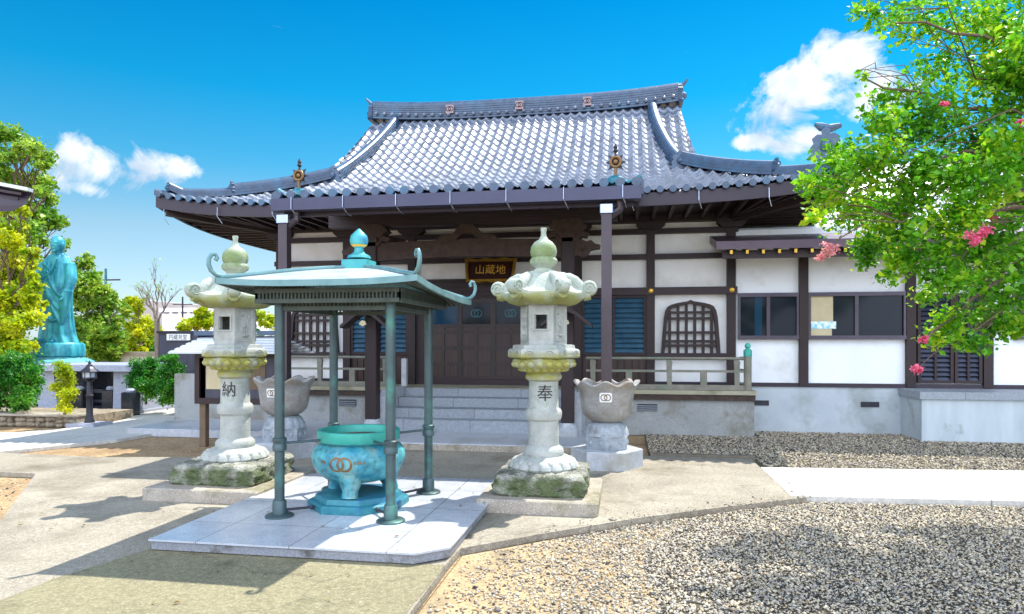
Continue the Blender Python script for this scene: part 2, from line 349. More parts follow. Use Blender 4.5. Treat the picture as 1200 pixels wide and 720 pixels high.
M['tile'] = pm('glazed_roof_tile', '#4c5667', '#8790a0', 4.5, .36, .15, bscale=40, spec=.8, stain='#5c6470', stain_scale=1.3, stain_lo=.5, stain_hi=.7, rrange=.16, speck=('#39404c', 9), contrast=.16)
M['ridge'] = pm('ridge_tile', '#24384f', '#435a74', 6, .42, .25, bscale=40, spec=.7, stain='#2f5f7d', stain_scale=2)
M['crest'] = pm('crest_terracotta', '#8d6f72', '#b09692', 30, .6)
M['gold'] = pm('gold_leaf', '#c9962e', '#e3b855', 12, .3, .15, metal=.7)
M['goldtext'] = pm('gilt_lettering', '#e0a83a', '#f0c860', 12, .5)
M['plaqueboard'] = pm('plaque_board', '#2c0f10', '#3d1815', 6, .45)
M['teal'] = pm('verdigris_bronze', '#2d8a90', '#4fb0ac', 5, .5, .15, metal=.15, stain='#3d83a8', stain_scale=3.5)
M['teal_base'] = pm('verdigris_base', '#195f72', '#3a8b94', 7, .5, .15, metal=.1, stain='#2c668f', stain_scale=3)
M['teal_rim'] = pm('verdigris_rim', '#2b9184', '#4cb3a0', 6, .5, .1, metal=.15, stain='#2a8a94', stain_scale=4)
M['burner'] = pm('burner_bronze', '#1f7c94', '#5fb0b4', 5, .42, .5, bscale=22, metal=.15, speck=('#3c6a70', 18), stain='#92a89c', stain_scale=4, stain_lo=.5, stain_hi=.75, contrast=.15)
M['ash'] = pm('incense_ash', '#4a4238', '#6d6355', 20, .95, .6)
M['canopy'] = pm('canopy_copper_roof', '#b0b7b8', '#cdd2d2', 2.5, .38, .05, metal=.3, stain='#9aaeac', stain_scale=3.4)
M['canopy_trim'] = pm('canopy_trim', '#547a7c', '#7c9fa0', 5, .4, metal=.25)
M['canopy_post'] = pm('canopy_post', '#3a4a4c', '#4a5e60', 5, .4, .1, metal=.3, stain='#4b7f74', stain_scale=2)
M['canopy_dark'] = pm('canopy_lattice', '#3a4540', '#525c54', 8, .55, metal=.2)
M['ring'] = pm('emblem_bronze', '#6d5233', '#8d6c44', 20, .45, metal=.4)
M['statue'] = pm('statue_bronze', '#188096', '#4cb6bc', 3, .42, .2, metal=.15, stain='#1d6c84', stain_scale=3, stretch=(2.5, 2.5, .5), contrast=.15)
M['statue_base'] = pm('statue_lotus_bronze', '#4a9aa8', '#6fb4be', 4, .5, metal=.1)
M['altar'] = pm('altar_granite', '#8d93a4', '#b0b5c2', 20, .45, speck=('#6a7080', 120))
M['black_granite'] = pm('black_granite', '#1d2026', '#33373f', 20, .15)
M['darkwall'] = pm('dark_panel', '#32323e', '#474756', 3, .6, stretch=(6, 6, .2))
M['fieldstone'] = pm('fieldstone', '#6d6252', '#a39680', 9, .9, 1.0, bscale=14, stain='#4d4538', stain_scale=7)
M['iron'] = pm('black_iron', '#26262e', '#3b3b46', 8, .45, metal=.4)
M['lampglass'] = pm('lamp_glass', '#9aa4b0', '#b8c0c8', 5, .1, spec=.8)
M['glass'] = glassy('window_glass', '#1d232b')
M['glassblue'] = glassy('blue_window_glass', '#1c3d52', .12)
M['louver'] = pm('louver_metal', '#28495f', '#426a82', 4, .35, metal=.1)
M['louver_dark'] = pm('dark_louver', '#262a3a', '#3a3f52', 4, .4, metal=.2)
M['alu'] = pm('bronze_window_frame', '#4a4450', '#5c5560', 4, .4, metal=.5)
M['paper'] = pm('notice_paper', '#b8ab88', '#cbbf9c', 5, .8)
M['poster'] = pm('blue_poster', '#8fd0e0', '#e8f2f4', 14, .6, contrast=.06)
M['bark'] = pm('bark', '#4d3c30', '#7a6553', 8, .9, .6, stretch=(1, 1, .3))
M['bark2'] = pm('pale_bark', '#6b5f52', '#94887a', 8, .9, .5, stretch=(1, 1, .3))
M['leaf'] = leafmat('myrtle_leaves', '#1d5c0c', '#6cb818', '#d2e430')
M['leaf_y'] = leafmat('yellow_green_leaves', '#5f9a10', '#bcc810', '#ece41e')
M['leaf_d'] = leafmat('dark_green_leaves', '#1c5a1c', '#3a9022', '#90c030')
M['leaf_l'] = leafmat('light_green_leaves', '#3a7a1c', '#86b030', '#ccd45a')
M['flower'] = leafmat('pink_flowers', '#e4487a', '#f27a9c', '#ffb4c4')
M['flower_pale'] = leafmat('fading_flowers', '#c9b060', '#e8949c', '#f6c0c4')
M['farwall'] = pm('far_wall_plaster', '#c4c4b8', '#d8d8cc', 1, .85)
M['farconc'] = pm('far_building_grey', '#9fb0b4', '#b9c6c8', 1, .8)
M['farpink'] = pm('far_building_pink', '#9c9494', '#aca4a6', 1, .8)
M['farwhite'] = pm('far_building_white', '#e4e4e8', '#f0f0f2', 1, .8)
M['metalroof'] = pm('metal_roof_sheet', '#b4bcc4', '#ccd2d8', 2, .35, metal=.3)
M['copper'] = pm('copper_awning', '#4c3c48', '#60505c', 2, .4, .05, metal=.3)
M['soffit'] = pm('soffit_board', '#201315', '#33211f', 4, .6, .2)
M['tan'] = pm('tan_post', '#5a4a3a', '#7a6650', 6, .8, .3)

# ------------------------------------------------------------ ground
def sheet(name, pts, z0, z1, mat, kind='structure'):
    m_ = MB(); m_.prism(pts, (0,0,z0), (1,0,0), (0,1,0), (0,0,z1-z0)); o = m_.build(name, mat); o['kind'] = kind; return o
g = link_mesh('ground', [(-1500,-600,-.06),(1500,-600,-.06),(1500,2500,-.06),(-1500,2500,-.06)], [(0,1,2,3)], M['dirt']); g['kind'] = 'structure'
apron = [(-5.4,-4),(-1.26,-4),(-1.26,3.84),(-1.28,4.75),(-1.27,5.13),(-.67,5.66),(.11,6.29),(.6,6.62),(1.1,6.95),(1.5,7.2),(1.81,7.4),(1.74,8.2),(1.66,9.05),(1.66,9.7),(-5.5,9.7),(-5.7,8.6),(-7.2,8.35),(-9.0,8.46),(-14,8.5),(-14,7.3),(-7.05,7.18),(-5.52,5.25)]
sheet('concrete_apron', apron, -.055, 0, M['concrete'])
sheet('approach_paving', [(-3.87,-4),(-1.28,-4),(-1.28,4.72),(-3.62,4.72),(-3.8,4.0)], -.02, .004, M['approach'])
sheet('side_path', [(1.665,7.42),(3.9,7.56),(14,8.1),(14,9.6),(4.83,9.35),(1.665,9.05)], -.055, .004, M['path'])
sheet('left_path', [tuple(at(*p)[:2]) for p in ()] or [(-13.5,8.6),(-9.0,8.48),(-8.2,9.9),(-8.1,11.0),(-9.0,14.5),(-9.0,19),(-14,19),(-12.2,14.5),(-10.2,12.6),(-9.95,11.4),(-10.6,10.4),(-13.5,9.6)], -.055, -.004, M['path'])
sheet('gravel_yard', [(-1.25,-4),(14,-4),(14,8.05),(3.9,7.52),(1.85,7.36),(1.1,6.9),(.11,6.24),(-.67,5.6),(-1.25,5.1)], -.055, -.045, M['gravel_bed'])
sheet('gravel_strip', [(.3,9.76),(1.68,9.76),(1.68,9.1),(4.83,9.4),(14,9.7),(14,12.86),(.3,12.5)], -.055, -.03, M['gravel_bed'])
sheet('path_kerb', [(.35,9.71),(1.72,9.71),(1.72,9.8),(.35,9.8)], -.05, .035, M['edge'])
# pebbles
def pebbles(name, n, region, zbase, size):
    base = np.array([(0,0,1),(.9,0,.1),(.28,.86,-.05),(-.73,.53,.1),(-.73,-.53,-.05),(.28,-.86,.1),(0,0,-1)], dtype=float)
    fc = np.array([(0,1,2),(0,2,3),(0,3,4),(0,4,5),(0,5,1),(6,2,1),(6,3,2),(6,4,3),(6,5,4),(6,1,5)])
    P = region(n); n = len(P)
    s = size*np.exp(nrs.randn(n)*.3); sc_ = np.stack([s*(1+.5*nrs.rand(n)), s*(.7+.4*nrs.rand(n)), s*(.45+.3*nrs.rand(n))], 1)
    a = nrs.rand(n)*2*PI; tl = (nrs.rand(n)-.5)*.9
    V = base[None]*sc_[:, None]*(1+.15*nrs.randn(n, 7, 1))
    x = V[..., 0]*np.cos(tl)[:, None]-V[..., 2]*np.sin(tl)[:, None]; z = V[..., 0]*np.sin(tl)[:, None]+V[..., 2]*np.cos(tl)[:, None]; y = V[..., 1]
    X = x*np.cos(a)[:, None]-y*np.sin(a)[:, None]; Y = x*np.sin(a)[:, None]+y*np.cos(a)[:, None]
    V = np.stack([X+P[:, 0:1], Y+P[:, 1:2], z+zbase+nrs.rand(n, 1)*size*.8], 2).reshape(-1, 3)
    F = (fc[None]+(np.arange(n)*7)[:, None, None]).reshape(-1, 3)
    o = link_mesh(name, V, F, M['pebble'], smooth=False); o['kind'] = 'stuff'; return o
def inpoly(P, poly):
    x, y = P[:, 0], P[:, 1]; c = np.zeros(len(P), bool); j = len(poly)-1
    for i in range(len(poly)):
        xi, yi = poly[i]; xj, yj = poly[j]
        t = ((yi > y) != (yj > y)) & (x < (xj-xi)*(y-yi)/((yj-yi)+1e-12)+xi); c ^= t; j = i
    return c
def reg_front(n):
    # denser to the right, thinning out to bare sand beside the slab
    P = np.stack([nrs.uniform(-1.2, 7.5, n*3), nrs.uniform(1.9, 8.0, n*3)], 1)
    k = inpoly(P, [(-1.22,-4),(14,-4),(14,8.05),(3.9,7.5),(1.85,7.33),(1.1,6.88),(.11,6.2),(-.67,5.55),(-1.22,5.05)])
    k &= (np.abs(P[:, 0]+P[:, 1]*.17) < P[:, 1]*.8+.5)
    dens = np.clip((P[:, 0]+1.15)/1.3+.12, 0, 1); k &= nrs.rand(len(P)) < dens
    return P[k][:n]
def reg_back(n):
    P = np.stack([nrs.uniform(.32, 9, n*2), nrs.uniform(9.2, 12.85, n*2)], 1)
    return P[inpoly(P, [(.32,9.83),(1.76,9.83),(1.76,9.14),(4.83,9.42),(14,9.7),(14,12.85),(2.2,12.85),(2.2,12.1),(.32,12.1)])][:n]
sd = sheet('bare_sand', [(-1.24,-4),(-.3,-4),(-.1,3.0),(.2,4.2),(.1,5.3),(.5,6.3),(-.67,5.57),(-1.24,5.08)], -.05, -.041, M['sand'])
pebbles('gravel_stones', 72000, reg_front, -.04, .0098)
pebbles('gravel_stones', 34000, reg_back, -.026, .012)
def reg_left(n):
    P = np.stack([nrs.uniform(-8.5, -5.3, n), nrs.uniform(4.3, 7.1, n)], 1); return P[P[:, 0] < -5.6-(P[:, 1]-5.2)*.78]
pebbles('soil_stones', 1500, reg_left, -.058, .012)

def reg_spill(n):
    E_ = [(-.67,5.62),(.11,6.26),(1.1,6.92),(1.85,7.38)]; k = nrs.randint(0, 3, n); t = nrs.rand(n); o_ = []
    for i, u in zip(k, t):
        a, b = E_[i], E_[i+1]; w = abs(nrs.randn())*.12; o_.append((a[0]+(b[0]-a[0])*u-w*.5, a[1]+(b[1]-a[1])*u+w))
    return np.array(o_)
pebbles('spilled_stones', 170, reg_spill, .004, .008)
def ground_litter():
    n = 420; P = np.stack([nrs.uniform(-6, 6, n), nrs.uniform(2.6, 9.6, n)], 1)
    a = nrs.rand(n)*2*PI; L_ = nrs.uniform(.012, .028, n); z = np.where(inpoly(P, [(-3.6,4.66),(-1.28,4.66),(-1.28,7.3),(-3.6,7.3)]), .098, .014)
    V_ = []
    for q, (dx, dy, dzv) in enumerate(((-1,0,0),(0,.45,.25),(1,0,.1),(0,-.45,.2))):
        V_.append(np.stack([P[:, 0]+L_*(dx*np.cos(a)-dy*np.sin(a)), P[:, 1]+L_*(dx*np.sin(a)+dy*np.cos(a)), z+L_*dzv], 1))
    V_ = np.stack(V_, 1).reshape(-1, 3); i = (np.arange(n)*4)[:, None]
    F = np.concatenate([i+np.array([[0,1,2]]), i+np.array([[0,2,3]])], 1).reshape(-1, 3)
    o = link_mesh('fallen_leaves', V_, F, leafmat('dry_leaves', '#5a4420', '#8a7030', '#9a9a48')); o['kind'] = 'stuff'
ground_litter()

# ------------------------------------------------------------ text and emblems
def text_geo(s, size, bold=0.0):
    cu = bpy.data.curves.new('t', 'FONT'); cu.body = s; cu.size = 1; cu.align_x = 'CENTER'; cu.align_y = 'CENTER';  cu.resolution_u = 4
    o = bpy.data.objects.new('t', cu); scn.collection.objects.link(o)
    dg = bpy.context.evaluated_depsgraph_get(); me = bpy.data.meshes.new_from_object(o.evaluated_get(dg))
    v = [tuple(p.co*size) for p in me.vertices]; f = [tuple(p.vertices) for p in me.polygons]
    bpy.data.objects.remove(o); bpy.data.meshes.remove(me); bpy.data.curves.remove(cu)
    if v:
        cx = (min(p[0] for p in v)+max(p[0] for p in v))/2; cy = (min(p[1] for p in v)+max(p[1] for p in v))/2
        v = [(p[0]-cx, p[1]-cy) for p in v]
    import bmesh
    bm = bmesh.new(); bv = [bm.verts.new((x, y, 0)) for x, y in v]
    for q in f:
        try: bm.faces.new([bv[i] for i in q])
        except ValueError: pass
    for k in range(-12, 13):
        bmesh.ops.bisect_plane(bm, geom=bm.verts[:]+bm.edges[:]+bm.faces[:], plane_co=(k*size/18, 0, 0), plane_no=(1,0,0))
    bm.verts.index_update(); v = [(p.co.x, p.co.y) for p in bm.verts]; f = [tuple(p.index for p in q.verts) for q in bm.faces]; bm.free()
    return v, f
def ring_geo(cx, cy, r, w, n=28):
    v = []; f = []
    for i in range(n):
        a = 2*PI*i/n; v += [(cx+(r-w/2)*math.cos(a), cy+(r-w/2)*math.sin(a)), (cx+(r+w/2)*math.cos(a), cy+(r+w/2)*math.sin(a))]
    for i in range(n): j = (i+1) % n; f.append((2*i, 2*i+1, 2*j+1, 2*j))
    return v, f
def wrap(mb, geo, zc, rfun, ang=-PI/2, c=(0,0), sx=1, eps=.004):
    """lay flat marks onto a round body facing angle ang"""
    v, f = geo; out = []
    for x, y in v:
        z = zc+y; r = rfun(z)+eps; a = ang+x*sx/r; out.append((c[0]+r*math.cos(a), c[1]+r*math.sin(a), z))
    mb.add(out, f)
def flat(mb, geo, o, ax, ay):
    v, f = geo; o = Vector(o); ax = Vector(ax); ay = Vector(ay); mb.add([o+ax*x+ay*y for x, y in v], f)
def prof_r(prof):
    zs = [p[1] for p in prof]; rs = [p[0] for p in prof]
    def fn(z): return float(np.interp(z, zs, rs))
    return fn

# ------------------------------------------------------------ stone lanterns
def stone_lantern(loc, char, label, ps=1.0):
    root = empty('stone_lantern', loc, label, 'stone lantern', 'stone lanterns either side of the incense burner')
    L = Vector(loc)
    def B(mb, name, mat, parent=root, smooth=True):
        mb.v = [p+L for p in mb.v]; return mb.build(name, mat, parent, smooth)
    mb = MB().box(-.57*ps,.57*ps,-.59*ps,.59*ps,0,.125,.012); B(mb, 'plinth', M['plinth'], smooth=False)
    # rough rock block
    mb = MB(); r_ = random.Random(len(label))
    n = 44
    def rk(r, z, a):
        sq = 1/max(abs(math.cos(a)), abs(math.sin(a)))**.93*(1+(ps-1)*.6)
        j = 1+.022*math.sin(7*a+z*30)+.016*math.sin(13*a+z*60+2)+r_.uniform(-.016,.016)
        return r*sq*j, z+r_.uniform(-.009,.009)
    mb.lathe([(.43,.12),(.445,.15),(.437,.185),(.45,.22),(.438,.255),(.442,.29),(.425,.315),(.405,.33),(.2,.345)], n=96, rf=rk, rot=.02); B(mb, 'rock_base', M['rock'])
    # lotus foot: petals
    mb = MB()
    def pet(r, z, a):
        k = abs(math.cos(9*a)); return r*(1+.07*(k**.5-.6) if z < .44 else 1), z
    mb.lathe([(.33,.335),(.345,.355),(.335,.385),(.30,.42),(.25,.45),(.2,.462)], n=144, rf=pet)
    for i in range(18):
        a = 2*PI*i/18+PI/18
        mb.sphere((.285*math.cos(a), .285*math.sin(a), .40), (.042,.042,.035), 8, 6)
    B(mb, 'lotus_foot', M['lant'])
    colp = [(.2,.462),(.205,.48),(.2,.52),(.182,.54),(.155,.56),(.152,.80),(.16,.81),(.178,.825),(.185,.86),(.185,.89),(.175,.915),(.155,.93),(.15,.94),(.148,1.18),(.15,1.24)]
    mb = MB().lathe(colp, n=40); sh = B(mb, 'shaft', M['lant'])
    mb = MB(); wrap(mb, text_geo(char, .172, .002), 1.09, lambda z: .149, ang=-PI/2+.22 if char == '奉' else -PI/2+.05)
    B(mb, 'carved_character', M['lettering'], sh, False)
    # middle platform
    mb = MB()
    def pet2(r, z, a):
        return r*(1+.05*(abs(math.cos(9*a))-.5)*(1 if 1.3 < z < 1.42 else 0)), z
    mb.lathe([(.15,1.2),(.178,1.22),(.185,1.25),(.175,1.27),(.165,1.28),(.2,1.30),(.265,1.335),(.3,1.375),(.31,1.41),(.29,1.43)], n=144, rf=pet2)
    for i in range(20):
        a = 2*PI*i/20
        for rr_, z_, s_ in ((.225,1.318,(.034,.034,.022)),(.29,1.372,(.04,.04,.034))):
            mb.sphere((rr_*math.cos(a+(PI/20 if rr_ < .25 else 0)), rr_*math.sin(a+(PI/20 if rr_ < .25 else 0)), z_), s_, 8, 6)
    def hexr(r, z, a):
        k = (a % (PI/3))-PI/6; return r*.866/math.cos(k), z
    mb.lathe([(.31,1.43),(.355,1.435),(.365,1.45),(.365,1.50),(.35,1.52),(.32,1.525),(.31,1.56),(.28,1.565)], n=72, rf=hexr)
    for i in range(6):
        a0 = i*PI/3+PI/6; c0 = Vector((math.cos(a0), math.sin(a0), 0))*.318; t = Vector((-math.sin(a0), math.cos(a0), 0))
        for q in (-.1, .1):
            for u in range(3):
                pts = [c0+t*(q+(.052-.017*u)*math.cos(b_*PI/8))+Vector((0,0,1.455+(.052-.017*u)*math.sin(b_*PI/8))) for b_ in range(9)]
                mb.tube(pts, .0075, 5)
        mb.tube([c0-t*.17+Vector((0,0,1.452)), c0+t*.17+Vector((0,0,1.452))], .007, 5)
    B(mb, 'platform', M['lant_plat'])
    # fire box: six panels, front and back pierced
    mb = MB(); R = .235; ap = R*math.cos(PI/6)
    for i in range(6):
        a0 = -PI/2+i*PI/3; nrm = Vector((math.cos(a0), math.sin(a0), 0)); t = Vector((-math.sin(a0), math.cos(a0), 0)); c0 = nrm*ap
        hw = R/2; z0, z1 = 1.56, 1.98
        def pn(x0, x1, za, zb, d0=0., d1=-.05):
            mb.add([c0+t*x0+nrm*d0+Vector((0,0,za)), c0+t*x1+nrm*d0+Vector((0,0,za)), c0+t*x1+nrm*d0+Vector((0,0,zb)), c0+t*x0+nrm*d0+Vector((0,0,zb)),
                    c0+t*x0*.8+nrm*d1+Vector((0,0,za)), c0+t*x1*.8+nrm*d1+Vector((0,0,za)), c0+t*x1*.8+nrm*d1+Vector((0,0,zb)), c0+t*x0*.8+nrm*d1+Vector((0,0,zb))],
                   [(0,1,2,3),(7,6,5,4),(0,4,5,1),(1,5,6,2),(2,6,7,3),(3,7,4,0)])
        if i in (0, 3):
            pn(-hw, -.068, z0, z1); pn(.068, hw, z0, z1); pn(-.068, .068, z0, 1.72); pn(-.068, .068, 1.86, z1)
            for x0, x1, za, zb in ((-.085,-.068,1.705,1.875),(.068,.085,1.705,1.875),(-.068,.068,1.705,1.72),(-.068,.068,1.86,1.875)): pn(x0, x1, za, zb, .008, -.01)
        else:
            pn(-hw, hw, z0, z1)
            for x0, x1, za, zb in ((-.09,-.078,1.6,1.94),(.078,.09,1.6,1.94),(-.078,.078,1.6,1.612),(-.078,.078,1.928,1.94)): pn(x0, x1, za, zb, .009, -.01)
            if i in (1, 4):      # carved deer
                for cx, cz, sx, sz in ((-.01,1.76,.04,.02),(.035,1.795,.014,.028),(.048,1.825,.018,.011),(-.035,1.72,.007,.035),(-.01,1.715,.007,.035),(.02,1.72,.007,.035),(0,1.66,.06,.014),(-.03,1.87,.03,.01),(.052,1.86,.006,.022)):
                    p = c0+t*cx+nrm*.001; mb.sphere((p.x, p.y, cz), (max(sx*abs(t.x), .010), max(sx*abs(t.y), .010), sz), 8, 6)
            else:
                for q in range(9): mb.sphere(tuple(c0+t*((q % 3-1)*.042)+Vector((0,0,1.68+(q//3)*.085))), (.017,.017,.03), 7, 5)
    B(mb, 'fire_box', M['lant'], smooth=False)
    # roof
    mb = MB(); n = 96; prof = []
    rings = [(.14,1.965,0),(.27,1.955,0),(.39,1.965,1),(.455,2.0,1),(.475,2.04,1),(.465,2.075,1),(.40,2.09,.8),(.345,2.12,.55),(.30,2.165,.35),(.26,2.22,.2),(.21,2.262,.1),(.17,2.275,0),(.12,2.28,0)]
    v = []; f = []
    for r, z, w in rings:
        for i in range(n):
            a = 2*PI*i/n; k = abs(((a % (PI/3))-PI/6)/(PI/6))    # 0 at mid-edge, 1 at corner
            rr = r*(1-.18*w*(1-k**2)); zz = z+.075*w*(k**3)+(.02*(k**6) if z > 2.1 else 0)
            v.append((rr*math.cos(a), rr*math.sin(a), zz))
    for q in range(len(rings)-1):
        for i in range(n): j = (i+1) % n; f.append((q*n+i, q*n+j, (q+1)*n+j, (q+1)*n+i))
    f += [tuple(range(n-1,-1,-1)), tuple(range((len(rings)-1)*n, len(rings)*n))]; mb.add(v, f)
    for i in range(6):
        a = i*PI/3; d = Vector((math.cos(a), math.sin(a), 0)); t = Vector((-math.sin(a), math.cos(a), 0))
        pts = [d*r+Vector((0,0,z)) for r, z in ((.19,2.245),(.25,2.235),(.31,2.20),(.355,2.15),(.39,2.09),(.43,2.055),(.47,2.06))]
        mb.tube(pts, [.035,.05,.056,.058,.062,.06,.05], 12)
        cc = d*.458+Vector((0,0,2.125)); n_ = 22
        for hw, rr_ in ((.052,.078),):
            pr_ = [(.0,-hw-.004),(.045,-hw-.002),(.07,-hw+.008),(.078,-hw+.022),(.078,hw-.022),(.07,hw-.008),(.045,hw+.002),(.0,hw+.004)]
            v = []; f = []
            for rr2, hh in pr_:
                for q in range(n_): b_ = 2*PI*q/n_; v.append(cc+d*rr2*math.cos(b_)+Vector((0,0,rr2*math.sin(b_)))+t*hh)
            for k in range(len(pr_)-1):
                for q in range(n_): j = (q+1) % n_; f.append((k*n_+q, k*n_+j, (k+1)*n_+j, (k+1)*n_+q))
            mb.add(v, f)
        for sgn in (-1, 1):
            pts = []
            for u in range(17):
                b_ = u*.62; rq = .066*(1-u/19); pts.append(cc+d*rq*math.cos(b_)+Vector((0,0,rq*math.sin(b_)))+t*sgn*.056)
            mb.tube(pts, .0085, 6)
    B(mb, 'roof', M['lant_roof'])
    mb = MB()
    def fl(r, z, a): return r*(1+.05*math.cos(12*a)*(1 if 2.36 < z < 2.43 else 0)), z
    mb.lathe([(.115,2.265),(.12,2.30),(.1,2.315),(.085,2.33),(.1,2.35),(.128,2.375),(.135,2.41),(.125,2.435),(.115,2.44),(.13,2.465),(.135,2.50),(.125,2.55),(.09,2.595),(.045,2.625),(.028,2.66),(.026,2.70),(.032,2.725),(.028,2.74),(.005,2.742)], n=48, rf=fl)
    B(mb, 'jewel_finial', M['lant_finial'])
    return root
stone_lantern((-.83, 6.83, 0), '奉', 'tall mossy stone lantern carved with one dark character, right of the incense burner')
stone_lantern((-4.19, 6.80, 0), '納', 'tall stone lantern with carved deer panel, left of the incense burner on a mossy rock', 1.1)

# ------------------------------------------------------------ granite slab, burner, canopy
root = empty('granite_platform', (-2.45, 5.95, 0), 'polished grey granite slab under the incense burner and its canopy', 'stone platform')
SP = [(-3.58,4.68),(-1.5,4.68),(-1.29,4.86),(-1.29,7.28),(-3.58,7.28)]
MB().prism(SP, (0,0,.012), (1,0,0), (0,1,0), (0,0,.066)).build('slab_edge', M['slab_edge'], root)
SP2 = [(-3.595,4.665),(-1.49,4.665),(-1.275,4.85),(-1.275,7.295),(-3.595,7.295)]
MB().prism(SP2, (0,0,.078), (1,0,0), (0,1,0), (0,0,.014)).build('slab_top', M['slab'], root)
bc = (-2.45, 6.0)
root = empty('incense_burner', (*bc, .092), 'round turquoise bronze incense burner with double ring crest under the canopy', 'incense burner')
MB().lathe([(.46,.093),(.46,.15),(.445,.165),(.40,.17),(.385,.215),(.3,.222)], bc, 8, rot=PI/8).build('base', M['teal_base'], root)
bprof = [(.05,.335),(.2,.34),(.3,.37),(.37,.43),(.41,.50),(.425,.57),(.415,.64),(.38,.69),(.345,.71),(.33,.72),(.335,.735)]
MB().lathe(bprof, bc, 56).build('bowl', M['burner'], root, True)
rim = MB().lathe([(.33,.73),(.365,.735),(.375,.75),(.375,.83),(.365,.842),(.335,.842),(.325,.83),(.32,.76),(.05,.755)], bc, 56, cap=False).build('rim', M['teal_rim'], root, True)
MB().lathe([(.322,.765),(.2,.772),(.02,.775)], bc, 30).build('ash', M['ash'], root)
for a in (-PI/2+.12, -PI/2+.12+2*PI/3, -PI/2+.12-2*PI/3):
    x, y = bc[0]+.27*math.cos(a), bc[1]+.27*math.sin(a)
    MB().tube([(x*.999,y,.46),(x,y,.36),(bc[0]+.29*math.cos(a),bc[1]+.29*math.sin(a),.28),(bc[0]+.3*math.cos(a),bc[1]+.3*math.sin(a),.22)], [.13,.1,.068,.075], 14).build('leg', M['burner'], root, True)
rf = prof_r(bprof[1:])
mb = MB()
for cx in (-.036, .036): wrap(mb, ring_geo(cx, 0, .062, .018), .56, rf, c=bc)
mb.build('ring_crest', M['ring'], root)
mb = MB()
for cx, n in ((-.17, 2), (.17, 4)):
    for k in range(n):
        x0 = cx+(k-(n-1)/2)*.026
        for yy in (-.008, .003, .012): wrap(mb, ([(x0-.01,yy-.003),(x0+.01,yy-.003),(x0+.01,yy+.003),(x0-.01,yy+.003)],[(0,1,2,3)]), .575, rf, c=bc)
        wrap(mb, ([(x0-.002,-.013),(x0+.002,-.013),(x0+.002,.014),(x0-.002,.014)],[(0,1,2,3)]), .575, rf, c=bc, eps=.005)
mb.build('raised_lettering', M['ring'], root)

for o_ in list(root.children): 
    for p_ in o_.data.vertices: p_.co.z = (p_.co.z)*.93

root = empty('canopy', (*bc, .092), 'open pyramid roofed metal canopy with curled corners on four green posts', 'canopy')
PX = (-2.95, -1.95); PY = (5.46, 6.56)
for x in PX:
    for y in PY:
        p = MB().lathe([(.042,.11),(.042,2.0)], (x, y), 16).build('post', M['canopy_post'], root, True)
        MB().lathe([(.12,.093),(.12,.106),(.105,.115),(.06,.118),(.058,.22),(.05,.235)], (x, y), 24).build('foot', M['canopy_post'], p, True)
        MB().lathe([(.044,.655),(.058,.66),(.06,.70),(.053,.71),(.053,.73),(.06,.74),(.06,.765),(.045,.775)], (x, y), 20).build('collar', M['canopy_post'], p, True)
        d = Vector((bc[0]-x, bc[1]-y, 0)).normalized()
        q = Vector((bc[0], bc[1], .715))-d*.34
        MB().tube([(x, y, .72), tuple(q)], .012, 8).build('brace_rod', M['canopy_post'], p, True)
        q = Vector((bc[0], bc[1], .13))-d*.45
        r_ = MB(); r_.tube([(x, y, .145), tuple(q)], .012, 8); r_.sphere(tuple(q), .022); r_.build('floor_rod', M['iron'], p, True)
# pyramid roof with sagging slopes and lifted corners
RX, RY = .84, .92; ZE, ZT = 2.045, 2.285
def croof(u, v, off=0):
    x, y = u*RX, v*RY; m_ = max(abs(u), abs(v)); s_ = min(abs(u), abs(v))
    z = ZE+(ZT-ZE)*(1-m_)**.85*(1) - .0 + .10*(s_**3)*(m_**2)
    z = ZE+(ZT-ZE)*(.55*(1-m_)+.45*(1-m_**2)) + .028*(s_*m_)**3
    z -= .045*(v+.2)
    return (bc[0]+x, bc[1]+y, z+off)
def rgrid(off):
    n = 24; v = [croof(-1+2*i/n, -1+2*j/n, off) for j in range(n+1) for i in range(n+1)]
    return v, n
v1, n = rgrid(0); v2, _ = rgrid(-.03); mb = MB()
mb.add(v1, [(j*(n+1)+i, j*(n+1)+i+1, (j+1)*(n+1)+i+1, (j+1)*(n+1)+i) for j in range(n) for i in range(n)])
rt = mb.build('roof', M['canopy'], root, True)
mb = MB(); mb.add(v2, [(j*(n+1)+i, (j+1)*(n+1)+i, (j+1)*(n+1)+i+1, j*(n+1)+i+1) for j in range(n) for i in range(n)]); mb.build('soffit', M['canopy_trim'], rt, True)
mb = MB()
ring_ = [(-1+2*i/20, -1) for i in range(20)]+[(1, -1+2*i/20) for i in range(20)]+[(1-2*i/20, 1) for i in range(20)]+[(-1, 1-2*i/20) for i in range(21)]
mb.sweep([croof(a*1.005, b*1.005, -.012) for a, b in ring_], [(-.012,-.028),(.012,-.028),(.012,.022),(-.012,.022)], cap=False)
mb.build('eave_trim', M['canopy_trim'], rt)
for sx in (-1, 1):
    for sy in (-1, 1):
        mb = MB(); pts = [Vector(croof(sx*t, sy*t, .012)) for t in (.12,.3,.5,.7,.85,.97)]
        e = pts[-1]; d = Vector((sx*RX, sy*RY, 0)).normalized()
        for r_, z_ in ((.07,.02),(.12,.06),(.145,.12),(.14,.18),(.11,.22),(.07,.225),(.05,.19),(.07,.165)): pts.append(e+d*r_*.72+Vector((0,0,z_*.8)))
        mb.tube(pts, [.018]*6+[.018,.018,.018,.017,.016,.015,.016,.018], 8); mb.build('corner_scroll', M['canopy_trim'], rt, True)
mb = MB(); mb.box(bc[0]-.12, bc[0]+.12, bc[1]-.12, bc[1]+.12, 2.24, 2.345)
mb.lathe([(.11,2.365),(.1,2.39),(.06,2.41),(.045,2.43),(.04,2.46),(.055,2.475)], bc, 20)
